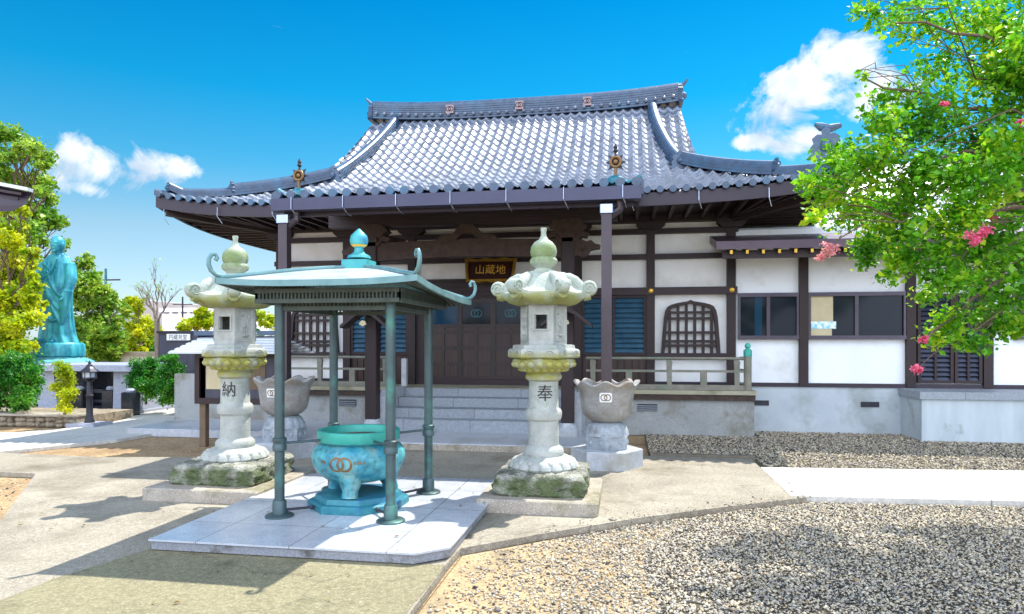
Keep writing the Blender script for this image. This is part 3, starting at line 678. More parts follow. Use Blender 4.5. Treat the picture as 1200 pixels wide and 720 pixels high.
fn = mb.build('finial_base', M['teal'], rt)
MB().lathe([(.05,2.47),(.075,2.49)], bc, 24).build('finial_band', M['goldtext'], fn, True)
MB().lathe([(.076,2.492),(.085,2.53),(.075,2.575),(.04,2.61),(.008,2.64)], bc, 24).build('finial_jewel', M['teal'], fn, True)
# lattice frieze round the posts
def ring_bars(x0, x1, y0, y1, z0, z1, name, step, t):
    mb = MB()
    for z in (z0, z1):
        mb.bar((x0,y0,z),(x1,y0,z),.03,.035); mb.bar((x0,y1,z),(x1,y1,z),.03,.035); mb.bar((x0,y0,z),(x0,y1,z),.03,.035); mb.bar((x1,y0,z),(x1,y1,z),.03,.035)
    k = int((x1-x0)/step)
    for i in range(k+1):
        x = x0+(x1-x0)*i/k
        for y in (y0, y1): mb.bar((x,y,z0),(x,y,z1),t,t)
    k = int((y1-y0)/step)
    for i in range(k+1):
        y = y0+(y1-y0)*i/k
        for x in (x0, x1): mb.bar((x,y,z0),(x,y,z1),t,t)
    return mb.build(name, M['canopy_dark'], root)
ring_bars(PX[0], PX[1], PY[0], PY[1], 1.88, 2.0, 'lattice_frieze', .035, .014)
ring_bars(PX[0]-.13, PX[1]+.13, PY[0]-.15, PY[1]+.15, 1.935, 2.02, 'eave_lattice', .032, .014)
mb = MB()
for i in range(34):
    t = -1+2*(i+.5)/34
    for (a0, a1) in (((t, -.97), (t, -.62)), ((t, .97), (t, .62)), ((-.97, t), (-.62, t)), ((.97, t), (.62, t))):
        mb.bar(croof(a0[0], a0[1], -.045), croof(a1[0], a1[1], -.05), .014, .02)
mb.build('rafters', M['canopy_dark'], root)

# ------------------------------------------------------------ rainwater pots
def pot(loc, label):
    root = empty('rainwater_pot', loc, label, 'stone pot', 'lotus shaped stone pots below the downpipes'); L = Vector(loc)
    def B(mb, n, m_, sm=True, par=root):
        mb.v = [p+L for p in mb.v]; return mb.build(n, m_, par, sm)
    B(MB().lathe([(.46,-.02),(.46,.215),(.45,.225),(.3,.228)], n=6, rot=0), 'plinth', M['granite'], False)
    mb = MB()
    def hx(r, z, a): k = ((a+PI/6) % (PI/3))-PI/6; return (r*.9/math.cos(k) if z < .4 else r*(1+.045*abs(math.cos(8*a)))), z
    mb.lathe([(.28,.225),(.29,.24),(.29,.38),(.275,.40),(.27,.42),(.265,.46),(.23,.53),(.19,.56),(.16,.57)], n=96, rf=hx, rot=PI/6)
    for i in range(6):
        a = i*PI/3+PI/6; c0 = Vector((math.cos(a), math.sin(a), 0))*.262*.99; t = Vector((-math.sin(a), math.cos(a), 0))
        for q in (-.06, 0, .06): mb.sphere(tuple(c0+t*q+Vector((0,0,.31))), (.025,.025,.035), 8, 5)
    B(mb, 'pedestal', M['pot_foot'])
    prof = [(.16,.565),(.19,.575),(.24,.60),(.30,.66),(.325,.74),(.335,.85),(.35,.95),(.385,1.02),(.405,1.045),(.41,1.065),(.395,1.08),(.345,1.075),(.315,.98),(.29,.85),(.05,.80)]
    def wv(r, z, a):
        k = max(0, (z-.9)/.17); q = math.cos(8*a)
        k2 = max(0, min(1, (z-.58)/.1))*(1 if r > .2 else 0)
        return r*(1+.035*k*q+.022*k2*(abs(math.cos(4*a))-.6)), z+.028*k*q
    body = B(MB().lathe(prof, n=128, rf=wv), 'bowl', M['pot'])
    rr = prof_r(prof[:9]); mb = MB(); s = .068; rc = []
    for cx, cy in ((s-.02, s-.02), (-s+.02, s-.02), (-s+.02, -s+.02), (s-.02, -s+.02)):
        a0 = math.atan2(cy, cx)-PI/4
        for k in range(5): a = a0+k*PI/8; rc.append((cx+.02*math.cos(a), cy*.85+.02*math.sin(a)))
    rc = [(a*1.15, b) for a, b in rc]
    wrap(mb, (rc+[(0,0)], [(i, (i+1) % len(rc), len(rc)) for i in range(len(rc))]), .90, rr, eps=.012)
    B(mb, 'white_crest_field', M['white'], False)
    mb = MB()
    for cx in (-.022, .022): wrap(mb, ring_geo(cx, 0, .038, .01), .90, rr, eps=.016)
    B(mb, 'ring_crest', M['ring'], False); return root
pot((-.262, 8.88, 0), 'grey lotus shaped stone pot with double ring crest, right of the steps')
pot((-4.72, 8.88, 0), 'lotus shaped stone pot partly hidden behind the left stone lantern')

# ------------------------------------------------------------ temple hall
CX = -2.55; FY = 12.95
H = empty('temple_hall', (CX, FY, 0), 'wide timber temple hall with white plaster walls and curved grey tiled roof', 'temple')
dz = [-2.46,-1.2,0,1.1,2.26,3.6,5.06]; zz_ = [3.62,3.80,4.04,4.42,4.98,5.92,7.12]
def hermite(x, xs, ys):
    n = len(xs); m_ = []
    for i in range(n):
        if i == 0: m_.append((ys[1]-ys[0])/(xs[1]-xs[0]))
        elif i == n-1: m_.append((ys[-1]-ys[-2])/(xs[-1]-xs[-2]))
        else: m_.append(((ys[i+1]-ys[i])/(xs[i+1]-xs[i])+(ys[i]-ys[i-1])/(xs[i]-xs[i-1]))/2)
    i = max(0, min(n-2, int(np.searchsorted(xs, x))-1)); h = xs[i+1]-xs[i]; t = (x-xs[i])/h
    return (2*t**3-3*t*t+1)*ys[i]+(t**3-2*t*t+t)*h*m_[i]+(-2*t**3+3*t*t)*ys[i+1]+(t**3-t*t)*h*m_[i+1]
WE = 6.03; EY = 11.34; RY_ = 16.4
def lift(s, d):     # s: 0 mid .. 1 corner, d: inward distance
    return .27*max(0, min(1, abs(s)))**5*math.exp(-max(0, d)*.9)
PT = .205
def tile_h(x):
    t = (x/PT) % 1.0; c = math.cos(2*PI*t)
    return .026*c+.012*math.cos(4*PI*t)-.02*math.exp(-((t-.5)/.09)**2)
def slope(name, axis, d0, d1, half, rows_step, w_in, parent, xoff=0):
    """tiled slope. axis: function (s, d, z)->world; half: half length at d ; s runs along the eave"""
    v = []; f = []; ns = 8; smax = max(half(d0), half(d1)); nt = int(smax/PT)+1
    S_ = [i*PT/ns for i in range(-nt*ns, nt*ns+1)]; nS = len(S_); courses = int(round((d1-d0)/rows_step))
    ds = []
    for k in range(courses):
        a = d0+(d1-d0)*k/courses; b_ = d0+(d1-d0)*(k+1)/courses; ds += [(a, .042), (b_, .0)]
    for (d, up) in ds:
        zb = hermite(d, dz, zz_)
        for s in S_: v.append(axis(s, d, zb+lift(s/WE, d)+up+tile_h(s)))
    for k in range(len(ds)-1):
        dm = (ds[k][0]+ds[k+1][0])/2; hm = half(dm)
        for i in range(nS-1):
            if abs((S_[i]+S_[i+1])/2) <= hm: f.append((k*nS+i, k*nS+i+1, (k+1)*nS+i+1, (k+1)*nS+i))
    va = np.array(v); fa = np.array(f); used = np.unique(fa); rm = np.full(len(va), -1); rm[used] = np.arange(len(used))
    return link_mesh(name, va[used], rm[fa], M['tile'], parent, smooth=True)
def halff(d): return WE-d if d < 2.08 else 3.95-.2*(d-2.08)/2.98
front_ax = lambda s, d, z: (CX+s, EY+d, z)
R0 = slope('roof', front_ax, 0, 5.06, halff, .235, 0, H)
slope('rear_slope', lambda s, d, z: (CX-s, 2*RY_-EY-d, z), 0, 5.06, halff, .4, 0, R0)
hd = RY_-EY
slope('side_slope', lambda s, d, z: (CX+WE-d, RY_+s*(hd/WE)*1.0, z), 0, 2.3, lambda d: (WE-d*1.18), .235, 0, R0)
slope('side_slope', lambda s, d, z: (CX-WE+d, RY_-s*(hd/WE), z), 0, 2.3, lambda d: (WE-d*1.18), .235, 0, R0)
PW = 2.46
PC = -2.345
slope('porch_slope', lambda s, d, z: (PC+s, EY+d, z), -2.46, 0.02, lambda d: PW, .235, 0, R0)
# tile ends along the eaves
mb = MB()
def disc(c, ax, r=.058, t=.05):
    c = Vector(c); ax = Vector(ax); s_ = ax.cross(Vector((0,0,1))).normalized(); v = []; n = 12
    for q in (0, 1):
        for i in range(n): a = 2*PI*i/n; v.append(c+s_*r*math.cos(a)+Vector((0,0,1))*r*math.sin(a)+ax*t*q)
    mb.add(v, [tuple(range(n)), tuple(range(2*n-1, n-1, -1))]+[(i, (i+1) % n, n+(i+1) % n, n+i) for i in range(n)])
k = int(WE/PT)
for i in range(-k, k+1):
    s = i*PT; z = hermite(0, dz, zz_)+lift(s/WE, 0)
    if abs(s) > PW: mb = MB(); disc((CX+s, EY-.02, z+.01), (0,-1,0)); mb.build('eave_end_tile', M['ridge'], R0, True)
for i in range(-int(PW/PT), int(PW/PT)+1):
    mb = MB(); disc((PC+i*PT, EY-2.48, hermite(-2.46, dz, zz_)+.012), (0,-1,0), .062); mb.build('eave_end_tile', M['ridge'], R0, True)
# porch roof edge
for sg in (-1, 1):
    pts = [(PC+sg*(PW+.03), EY+d, hermite(d, dz, zz_)-.02) for d in (-2.5,-2,-1.5,-1,-.5,0,.3)]
    MB().sweep(pts, [(-.06,-.12),(.06,-.12),(.07,.05),(.03,.09),(-.03,.09),(-.07,.05)]).build('porch_verge', M['ridge'], R0)
# gables
for sg in (-1, 1):
    mb = MB(); n = 12; pts = []
    for i in range(n+1):
        d = 2.0+(5.06-2.0)*i/n; pts.append((EY+d, hermite(d, dz, zz_)-.04))
    outline = pts+[(2*RY_-y, z) for y, z in reversed(pts[:-1])]
    mb.prism(outline, (CX+sg*3.45, 0, 0), (0,1,0), (0,0,1), (sg*.08,0,0)); mb.build('gable_wall', M['white'], R0)
    for s2 in (-1, 1):
        path = []
        for i in range(9):
            d = 2.0+(5.0-2.0)*i/8; y = EY+d if s2 < 0 else 2*RY_-EY-d
            path.append((CX+sg*(halff(d)-.02), y, hermite(d, dz, zz_)-.1))
        MB().sweep(path, [(-.025,-.16),(.025,-.16),(.025,.1),(-.025,.1)]).build('barge_board', M['purple'], R0)
# ridges
def ridge(path, w, h, name, layers=4, parent=R0, top=True):
    mb = MB()
    for k in range(layers):
        z0 = h*k/layers; z1 = h*(k+1)/layers-.012; ww = w*(1-.25*k/layers)/2
        mb.sweep(path, [(-ww,z0),(ww,z0),(ww,z1),(-ww,z1)])
        mb.sweep(path, [(-ww*.86,z1-.002),(ww*.86,z1-.002),(ww*.86,z1+.014),(-ww*.86,z1+.014)])
    if top:
        r_ = w*.36; mb.sweep(path, [(r_*math.cos(a), h+r_*math.sin(a)) for a in [PI*i/7 for i in range(8)]][::-1])
    return mb.build(name, M['ridge'], parent)
def oni(c, ax, s, name='ridge_end_tile'):
    """shield shaped end tile: faces along ax"""
    ax = Vector(ax).normalized(); sd_ = ax.cross(Vector((0,0,1))).normalized(); mb = MB()
    out = [(-.5,0),(-.62,.12),(-.5,.25),(-.55,.45),(-.42,.62),(-.48,.8),(-.3,.95),(-.12,.92),(-.16,1.08),(0,1.22),(.16,1.08),(.12,.92),(.3,.95),(.48,.8),(.42,.62),(.55,.45),(.5,.25),(.62,.12),(.5,0)]
    mb.prism([(a*s, b*s) for a, b in out], c, sd_, (0,0,1), ax*(.25*s))
    cc = Vector(c)+ax*.28*s+Vector((0,0,.5*s)); mb.sphere(tuple(cc), (.22*s,.22*s,.22*s), 10, 8)
    o = mb.build(name, M['ridge'], R0); return o
mr = []
for i in range(17):
    x = -3.72+7.44*i/16; mr.append((CX+x, RY_, 7.03+.13*abs(x/3.72)**3))
ridge(mr, .40, .34, 'main_ridge', 6)
mb = MB()
for i in range(36):
    x = -3.6+7.2*i/35; MB().sphere((CX+x, RY_-.235, 7.12+.15*abs(x/3.72)**3), (.045,.04,.045), 8, 6).build('ridge_bead', M['tile'], R0)
for x in (-1.72, -.0, 1.62):
    c = MB().box(CX+x-.095, CX+x+.095, RY_-.245, RY_-.2, 7.16, 7.36).build('ridge_crest', M['crest'], R0)
    mb = MB()
    for gx in (-.03, .03): flat(mb, ring_geo(gx, 0, .055, .02), (CX+x, RY_-.249, 7.265), (1,0,0), (0,0,1))
    mb.build('crest_mark', M['purple'], c)
for sg in (-1, 1):
    oni((CX+sg*3.72, RY_, 7.12), (sg,0,0), .42)
    e = MB(); e.tube([(CX+sg*3.7,RY_,7.5),(CX+sg*3.82,RY_,7.58),(CX+sg*3.95,RY_,7.72)], [.07,.05,.02], 8); e.build('ridge_horn', M['ridge'], R0, True)
    # descending ridges
    path = [(CX+sg*(3.13+.42*t**1.5), 16.2-(16.2-13.62)*t, hermite(16.2-(16.2-13.62)*t-EY, dz, zz_)+.0) for t in [i/12 for i in range(13)]]
    ridge(path, .26, .17, 'descending_ridge', 3)
    o_ = ridge([(x, 2*RY_-y, z) for x, y, z in path], .26, .17, 'descending_ridge', 2)
    oni((CX+sg*3.56, 13.6, 4.93), (0,-1,0), .3)
    MB().lathe([(.07,0),(.07,.03),(.02,.04)], n=12)
    # hip ridges
    def hipz(d): return hermite(d, dz, zz_)+lift((WE-d)/WE, d)
    path = [(CX+sg*(WE-d*1.07+.05), EY+d-.05, hipz(d)+.02) for d in [2.35-2.0*i/13 for i in range(14)]]
    ridge(path[:10], .24, .17, 'hip_ridge', 3)
    ridge(path[8:]+[(CX+sg*(WE-.16), EY+.14, hipz(.1)+.10)], .2, .10, 'hip_ridge_end', 2)
    ridge([(CX+sg*(WE-.3), EY+.26, hipz(.3)-.02), (CX+sg*(WE+.02), EY-.02, hipz(0)+.0)], .15, .05, 'corner_tile', 1)
    ridge([(x, 2*RY_-y, z) for x, y, z in path], .24, .17, 'hip_ridge', 2)
    dd = Vector((sg, -1, 0)).normalized()
    oni(Vector(path[9])+Vector((0,0,.06)), dd, .2, 'hip_end_tile'); oni(Vector((CX+sg*(WE-.16), EY+.14, hipz(.1)+.08)), dd, .15, 'hip_end_tile')
# wheel ornaments on the porch corners
for sg in (-1, 1):
    x = -4.6 if sg < 0 else -.15; y = 9.08; z0 = 3.63
    mb = MB(); mb.lathe([(.12,z0-.03),(.14,z0+.03),(.12,z0+.10),(.06,z0+.14),(.02,z0+.15)], (x,y), 16); mb.tube([(x-.1*sg,y,z0+.02),(x+.12*sg,y,z0+.02),(x+.26*sg,y,z0+.07),(x+.33*sg,y,z0+.12)], [.06,.05,.04,.045], 8)
    w = mb.build('lotus_tile', M['teal_base'], R0, True)
    mb = MB(); mb.tube([(x,y-.02,z0+.1),(x,y-.02,z0+.24)], .022, 8)
    c = Vector((x, y-.03, z0+.32)); n = 20
    mb.tube([c+Vector((.065*math.cos(2*PI*i/n), 0, .065*math.sin(2*PI*i/n))) for i in range(n+1)], .02, 8); mb.sphere(tuple(c), (.035,.03,.035))
    mb.build('gilt_wheel', M['ring'], R0, True)
    mb = MB(); mb.lathe([(.0,0)], n=3) if False else None
    st = []
    for i in range(16): r_ = .14 if i % 2 == 0 else .075; st.append((r_*math.cos(PI*i/8), r_*math.sin(PI*i/8)))
    mb.prism(st, c+Vector((0,.02,0)), (1,0,0), (0,0,1), (0,.015,0)); mb.lathe([(.01,z0+.44),(.035,z0+.47),(.02,z0+.50),(.028,z0+.52),(.004,z0+.57)], (x,y), 10)
    mb.build('wheel_spikes', M['iron'], R0)
# fascias, soffits and rafters
def epath(y, x0, x1, n=24, dzv=0):
    return [(CX+x0+(x1-x0)*i/n, y, hermite(0, dz, zz_)+lift((x0+(x1-x0)*i/n)/WE, 0)+dzv) for i in range(n+1)]
fs = [(-.03,-.24),(.03,-.24),(.03,-.03),(-.03,-.03)]
mb = MB()
mb.sweep(epath(EY+.02, -WE, -PW), fs); mb.sweep(epath(EY+.02, PW, WE), fs); mb.sweep(epath(2*RY_-EY, -WE, WE), fs)
for sg in (-1, 1):
    mb.sweep([(CX+sg*(WE-.02), RY_+(s-.5)*2*hd*.99, hermite(0, dz, zz_)+lift((s-.5)*2, 0)) for s in [i/24 for i in range(25)]], fs)
mb.build('fascia', M['purple'], R0)
# soffit surface ring
def soff(inner_z=3.93):
    mb = MB(); n = 24
    for sg in (-1, 1):      # front/back pieces and sides
        y0 = EY+.03 if sg < 0 else 2*RY_-EY-.03; y1 = FY if sg < 0 else 2*RY_-FY
        v = []
        for i in range(n+1):
            s = -1+2*i/n; v += [(CX+s*WE, y0, hermite(0, dz, zz_)+lift(s, 0)-.13), (CX+s*4.42, y1, inner_z)]
        mb.add(v, [(2*i, 2*i+1, 2*i+3, 2*i+2) for i in range(n)])
        v = []
        for i in range(n+1):
            s = -1+2*i/n; v += [(CX+sg*(WE-.03), RY_+s*hd, hermite(0, dz, zz_)+lift(s, 0)-.13), (CX+sg*4.42, RY_+s*(RY_-FY), inner_z)]
        mb.add(v, [(2*i, 2*i+1, 2*i+3, 2*i+2) for i in range(n)])
    return mb.build('soffit', M['soffit'], R0)
soff()
for i in range(40):
    s = -1+2*i/39; x = CX+s*5.6
    if abs(x-CX) < PW-.05: continue
    zo = hermite(0, dz, zz_)+lift(s*.93, 0)-.20
    MB().bar((x, EY+.09, zo), (CX+s*5.6 if abs(s*5.6) < 4.4 else CX+math.copysign(4.42, s), FY-.01, 3.87), .06, .08).build('rafter', M['woodx'], H)
for sg in (-1, 1):
    for i in range(14):
        y = EY+.35+i*.3; s = abs(y-RY_)/hd
        MB().bar((CX+sg*(WE-.09), y, hermite(0, dz, zz_)+lift(s, 0)-.20), (CX+sg*4.42, max(y, FY), 3.87), .06, .08).build('side_rafter', M['woodx'], H)
    MB().bar((CX+sg*(WE-.12), EY+.12, 4.02), (CX+sg*4.35, FY+.07, 3.84), .15, .17).build('hip_rafter', M['wood'], H)
# porch underside
mb = MB(); n = 8
v = []
for i in range(n+1):
    d = -2.4+2.7*i/n; z = hermite(d, dz, zz_)-.12; v += [(PC-PW+.02, EY+d, z), (PC+PW-.02, EY+d, z)]
mb.add(v, [(2*i, 2*i+2, 2*i+3, 2*i+1) for i in range(n)]); mb.build('porch_soffit', M['soffit'], R0)
for i in range(27):
    x = PC-PW+.1+i*(2*PW-.2)/26
    MB().sweep([(x, EY+d, hermite(d, dz, zz_)-.18) for d in (-2.36,-1.6,-.8,0,1.5)], [(-.028,-.04),(.028,-.04),(.028,.04),(-.028,.04)]).build('porch_rafter', M['woodx'], H)
MB().box(PC-PW+.02, PC+PW-.02, 8.99, 9.04, 3.36, 3.5).build('porch_fascia', M['purple'], H)
gt = MB().box(PC-PW-.06, PC+PW+.06, 8.76, 8.94, 3.405, 3.57).build('gutter', M['gutter'], H)
for i in range(7):
    x = PC-PW+.25+i*.75; mb = MB(); mb.tube([(x, 8.75, 3.58), (x, 8.745, 3.42), (x+.03, 8.80, 3.36), (x+.04, 8.95, 3.33)], .007, 5); mb.build('gutter_bracket', M['cap'], gt)
for sg in (-1, 1):
    for (a, b) in ((PW+.15, WE-.2),):
        x = [CX+sg*(a+(b-a)*i/3.) for i in range(4)]
        for q in x: MB().tube([(q, EY-.05, 4.02), (q, EY-.06, 3.86), (q+.05, EY+.02, 3.74)], .008, 5).build('gutter_bracket', M['cap'], H)
for sg, x in ((-1, -4.72), (1, -.262)):
    dp = MB().box(x-.065, x+.065, 8.815, 8.945, .95, 3.27).build('downpipe', M['downpipe'], H)
    MB().box(x-.085, x+.085, 8.79, 8.965, 3.24, 3.36, .01).build('pipe_cap', M['cap'], dp)
    MB().tube([(x+.17, 8.9, 3.41), (x+.17, 8.9, 3.3), (x+.02, 8.9, 3.2)], .05, 8).build('pipe_elbow', M['downpipe'], dp)
# walls
WX0, WX1 = CX-4.42, CX+4.42; BX = [CX-4.42, CX-2.98, CX-1.63, CX+1.63, CX+2.98, CX+4.42]; DZ = .75
mb = MB(); mb.box(WX0+.05, WX1-.05, FY+.06, 2*RY_-FY, .3, 3.98); mb.build('wall', M['white'], H)
for x in BX: MB().box(x-.075, x+.075, FY-.06, FY+.12, DZ, 3.95).build('pillar', M['wood'], H)
for y in (2*RY_-FY,): MB().box(WX0-.05, WX1+.05, y-.05, y+.08, .3, 3.9).build('rear_wall', M['wood'], H)
for y in (14.9, 16.4, 17.9):
    for x in (WX0, WX1): MB().box(x-.07, x+.07, y-.07, y+.07, .3, 3.9).build('pillar', M['wood'], H)
for z, t in ((3.64,.095),(3.17,.095)): MB().box(WX0-.12, WX1+.12, FY-.045, FY+.08, z-t/2, z+t/2).build('tie_beam', M['woodx'], H)
for x0, x1 in ((BX[0], BX[2]), (BX[3], BX[5])): MB().box(x0-.1, x1+.1, FY-.085, FY+.08, 2.46, 2.595).build('lintel', M['woodx'], H)
MB().box(WX0-.25, WX1+.25, FY-.09, FY+.1, 3.80, 3.94).build('wall_plate', M['woodx'], H)
for x in BX:
    mb = MB(); mb.prism([(-.26,.0),(-.26,-.06),(-.16,-.14),(.16,-.14),(.26,-.06),(.26,0)], (x, FY-.12, 3.81), (1,0,0), (0,0,1), (0,.2,0)); mb.build('bracket_arm', M['woodx'], H)
mb = MB()
for x in (BX[1], BX[3], BX[4], BX[5]-.0): mb.sphere((x, FY-.09, 2.53), (.05,.025,.05), 10, 6)
mb.build('nail_covers', M['gold'], H)
# flowing-edge windows
def kato(xc):
    W = MB(); out = []
    pr = [(.53,1.38),(.515,1.6),(.495,1.85),(.48,2.03),(.455,2.16),(.41,2.24),(.34,2.275),(.25,2.30),(.14,2.32),(.05,2.335),(0,2.36)]
    o_ = pr+[(-a, b) for a, b in reversed(pr[:-1])]; inn = [(a*.88, 1.38 if i == 0 or i == len(o_)-1 else b-.055) for i, (a, b) in enumerate(o_)]
    n = len(o_); v = [(xc+a, FY-.05, b) for a, b in o_]+[(xc+a, FY-.05, b) for a, b in inn]+[(xc+a, FY+.07, b) for a, b in o_]+[(xc+a, FY+.07, b) for a, b in inn]
    f = []
    for i in range(n-1): f += [(i, n+i, n+i+1, i+1), (i, i+1, 2*n+i+1, 2*n+i), (n+i, 3*n+i, 3*n+i+1, n+i+1)]
    W.add(v, f); fr = W.build('lattice_window', M['wood'], H)
    def top(x):
        xs = [a for a, b in reversed(pr)]; return float(np.interp(abs(x)/.88, xs, [b-.055 for a, b in reversed(pr)]))
    mb = MB()
    for k in range(6):
        x = (k-2.5)*.15
        mb.box(xc+x-.026, xc+x+.026, FY-.02, FY+.02, 1.38, top(x)+.01)
    for z in (1.52, 1.60, 1.76, 2.02, 2.13):
        h = .45 if z < 2.0 else .41
        mb.box(xc-h, xc+h, FY-.028, FY+.012, z-.022, z+.022)
    mb.build('lattice', M['wood'], fr)
    MB().box(xc-.68, xc+.68, FY-.075, FY+.065, 1.29, 1.38).build('sill', M['woodx'], fr)
kato((BX[0]+BX[1])/2); kato((BX[4]+BX[5])/2)
MB().box(BX[4]+.08, BX[5]-.08, FY-.05, FY+.07, DZ, .85).build('floor_sill', M['purple'], H)
MB().box(BX[0]+.08, BX[1]-.08, FY-.05, FY+.07, DZ, .85).build('floor_sill', M['purple'], H)
# louvred bays
def louvres(x0, x1, z0, z1, name, par, mat, y=FY, n=11):
    fr = MB(); t = .05
    fr.box(x0,x1,y-.03,y+.08,z1-t,z1).box(x0,x1,y-.03,y+.08,z0,z0+t).box(x0,x0+t,y-.03,y+.08,z0+t,z1-t).box(x1-t,x1,y-.03,y+.08,z0+t,z1-t).box((x0+x1)/2-.02,(x0+x1)/2+.02,y-.032,y+.08,z0+t,z1-t)
    f_ = fr.build(name, M['wood'], par)
    MB().box(x0+t, x1-t, y+.045, y+.055, z0+t, z1-t).build('pane', M['glassblue'], f_)
    mb = MB(); hh = (z1-z0-2*t)/n
    for i in range(n):
        z = z0+t+hh*(i+.5); mb.cbox(((x0+x1)/2, y+.012, z), (x1-x0-2*t, .10, .012), Matrix.Rotation(math.radians(58), 3, 'X'))
    mb.build('slats', mat, f_); return f_
for x0, x1 in ((BX[1]+.075, BX[2]-.075), (BX[3]+.075, BX[4]-.075)):
    louvres(x0, x1, 1.33, 2.46, 'louvred_window', H, M['louver'])
    mb = MB(); mb.box(x0, x1, FY+.02, FY+.075, DZ, 1.33)
    n = 9
    for i in range(n): xx = x0+(x1-x0)*(i+.5)/n; mb.box(xx-.055, xx+.055, FY-.0, FY+.03, DZ+.07, 1.30)
    mb.build('panelling', M['doorpanel'], H)
# centre doors
x0, x1 = BX[2]+.075, BX[3]-.075
MB().box(x0, x1, FY+.0, FY+.075, 2.42, 2.8).build('door_header', M['wood'], H)
mb = MB()
for z in (2.5, 2.6, 2.7, 2.79): mb.box(x0, x1, FY-.03, FY-.001, z-.02, z+.02)
mb.build('header_rails', M['woodx'], H)
MB().box(x0, x1, FY+.0, FY+.072, DZ, .87).build('door_sill', M['woodx'], H)
MB().box(x0, CX-1.34, FY-.0, FY+.07, .87, 2.42).build('door_jamb', M['wood'], H); MB().box(CX+1.34, x1, FY-.0, FY+.07, .87, 2.42).build('door_jamb', M['wood'], H)
for k in range(4):
    a = CX-1.34+k*.67; b = a+.67; y = FY-.0 if k in (1, 2) else FY+.03
    mb = MB()
    mb.box(a+.0,a+.05,y-.02,y+.03,.87,2.42).box(b-.05,b,y-.02,y+.03,.87,2.42)
    for z in (.9, 1.16, 1.47, 1.78, 1.90, 2.38): mb.box(a+.05,b-.05,y-.018,y+.028,z-.03,z+.03)
    mb.box((a+b)/2-.025,(a+b)/2+.025,y-.016,y+.026,.93,1.87)
    d = mb.build('door', M['door'], H)
    mb = MB().box(a+.05,b-.05,y+.0,y+.02,.9,1.88)
    for q in range(8):
        xx = a+.07+q*.076; mb.box(xx-.012, xx+.012, y-.006, y+.001, .93, 1.16)
    mb.build('door_panels', M['doorpanel'], d)
    MB().box(a+.05,b-.05,y+.0,y+.015,1.92,2.36).build('pane', M['glassblue'] if k == 0 else M['glass'], d)
    if k in (1, 2):
        mb = MB()
        for gx in (-.035, .035): flat(mb, ring_geo(gx, 0, .07, .012), ((a+b)/2, y-.003, 2.14), (1,0,0), (0,0,1))
        mb.build('ring_crest', M['teal_base'], d)
# plaque
pl = empty('name_plaque', (CX, 12.6, 2.9), 'black plaque with gold frame and three gold characters over the doors', 'plaque')
Rt = Matrix.Rotation(math.radians(-14), 3, 'X'); pc = Vector((CX, 12.66, 2.93))
def pq(x, y, z): return pc+Rt @ Vector((x, y, z))
mb = MB(); mb.cbox(pc, (.86, .04, .38), Rt); mb.build('board', M['plaqueboard'], pl)
mb = MB()
def wav(a, b, top): 
    n = 14; o_ = []
    for i in range(n+1): t = i/n; o_.append((a+(b-a)*t, .012*math.sin(t*PI*6)))
    return o_
w = [( x, .23+y) for x, y in wav(-.5, .5, 1)]+[(x, .18) for x, _ in wav(.46, -.46, 1)]
mb.prism([(a, b) for a, b in w], pq(0,-.05,0), Rt @ Vector((1,0,0)), Rt @ Vector((0,0,1)), Rt @ Vector((0,.07,0)))
w = [(x*.9, -.23+y) for x, y in wav(-.5, .5, 1)][::-1]+[(x*.9, -.18) for x, _ in wav(-.46, .46, 1)]
mb.prism([(a, b) for a, b in w], pq(0,-.05,0), Rt @ Vector((1,0,0)), Rt @ Vector((0,0,1)), Rt @ Vector((0,.07,0)))
for sg in (-1, 1):
    w = [(sg*.5,.23),(sg*.485,.1),(sg*.475,0),(sg*.46,-.1),(sg*.45,-.23),(sg*.40,-.19),(sg*.415,-.1),(sg*.425,0),(sg*.435,.1),(sg*.445,.19)]
    mb.prism(w, pq(0,-.052,0), Rt @ Vector((1,0,0)), Rt @ Vector((0,0,1)), Rt @ Vector((0,.07,0)))
mb.build('gilt_frame', M['gold'], pl)
mb = MB()
for ch, x, s in (('山', -.2, .2), ('蔵', .0, .2), ('地', .2, .2)):
    flat(mb, text_geo(ch, s, .003), pq(x, -.026, .02), Rt @ Vector((1,0,0)), Rt @ Vector((0,0,1)))
mb.build('gold_characters', M['goldtext'], pl)
mb = MB(); mb.cbox(pq(-.34,-.024,.02), (.02,.006,.2), Rt); mb.build('signature_strip', M['carve'], pl)
# porch frame
for x in (-4.21, -.935):
    p = MB().box(x-.1, x+.1, 10.8, 11.0, .3, 3.42, .012).build('porch_pillar', M['wood'], H)
    MB().box(x-.17, x+.17, 10.73, 11.07, .10, .22, .02).build('base_stone', M['granite'], p); MB().lathe([(.15,.22),(.14,.26),(.12,.3)], (x,10.9), 16).build('base_collar', M['granite'], p)
    mb = MB(); mb.prism([(-.2,.12),(-.3,.0),(-.26,-.02),(-.16,-.1),(.16,-.1),(.26,-.02),(.3,0),(.2,.12)], (x, 10.78, 3.42), (1,0,0), (0,0,1), (0,.24,0))
    mb.box(x-.12,x+.12,10.76,11.04,3.24,3.33); mb.prism([(-.16,.0),(-.34,-.08),(-.3,-.14),(-.2,-.12),(-.12,-.2),(.12,-.2),(.2,-.12),(.3,-.14),(.34,-.08),(.16,0)], (x, 10.8, 3.38), (1,0,0), (0,0,1), (0,.2,0))
    mb.build('bracket_set', M['carve'], p)
MB().box(CX-2.4, CX+2.4, 10.8, 11.0, 3.5, 3.72).build('porch_beam', M['woodx'], H)
mb = MB(); n = 20; up = [(-1.55+3.1*i/n, 3.23+.03*math.sin(PI*i/n)) for i in range(n+1)]; dn = [(1.55-3.1*i/n, 2.93+.05*math.sin(PI*i/n)) for i in range(n+1)]
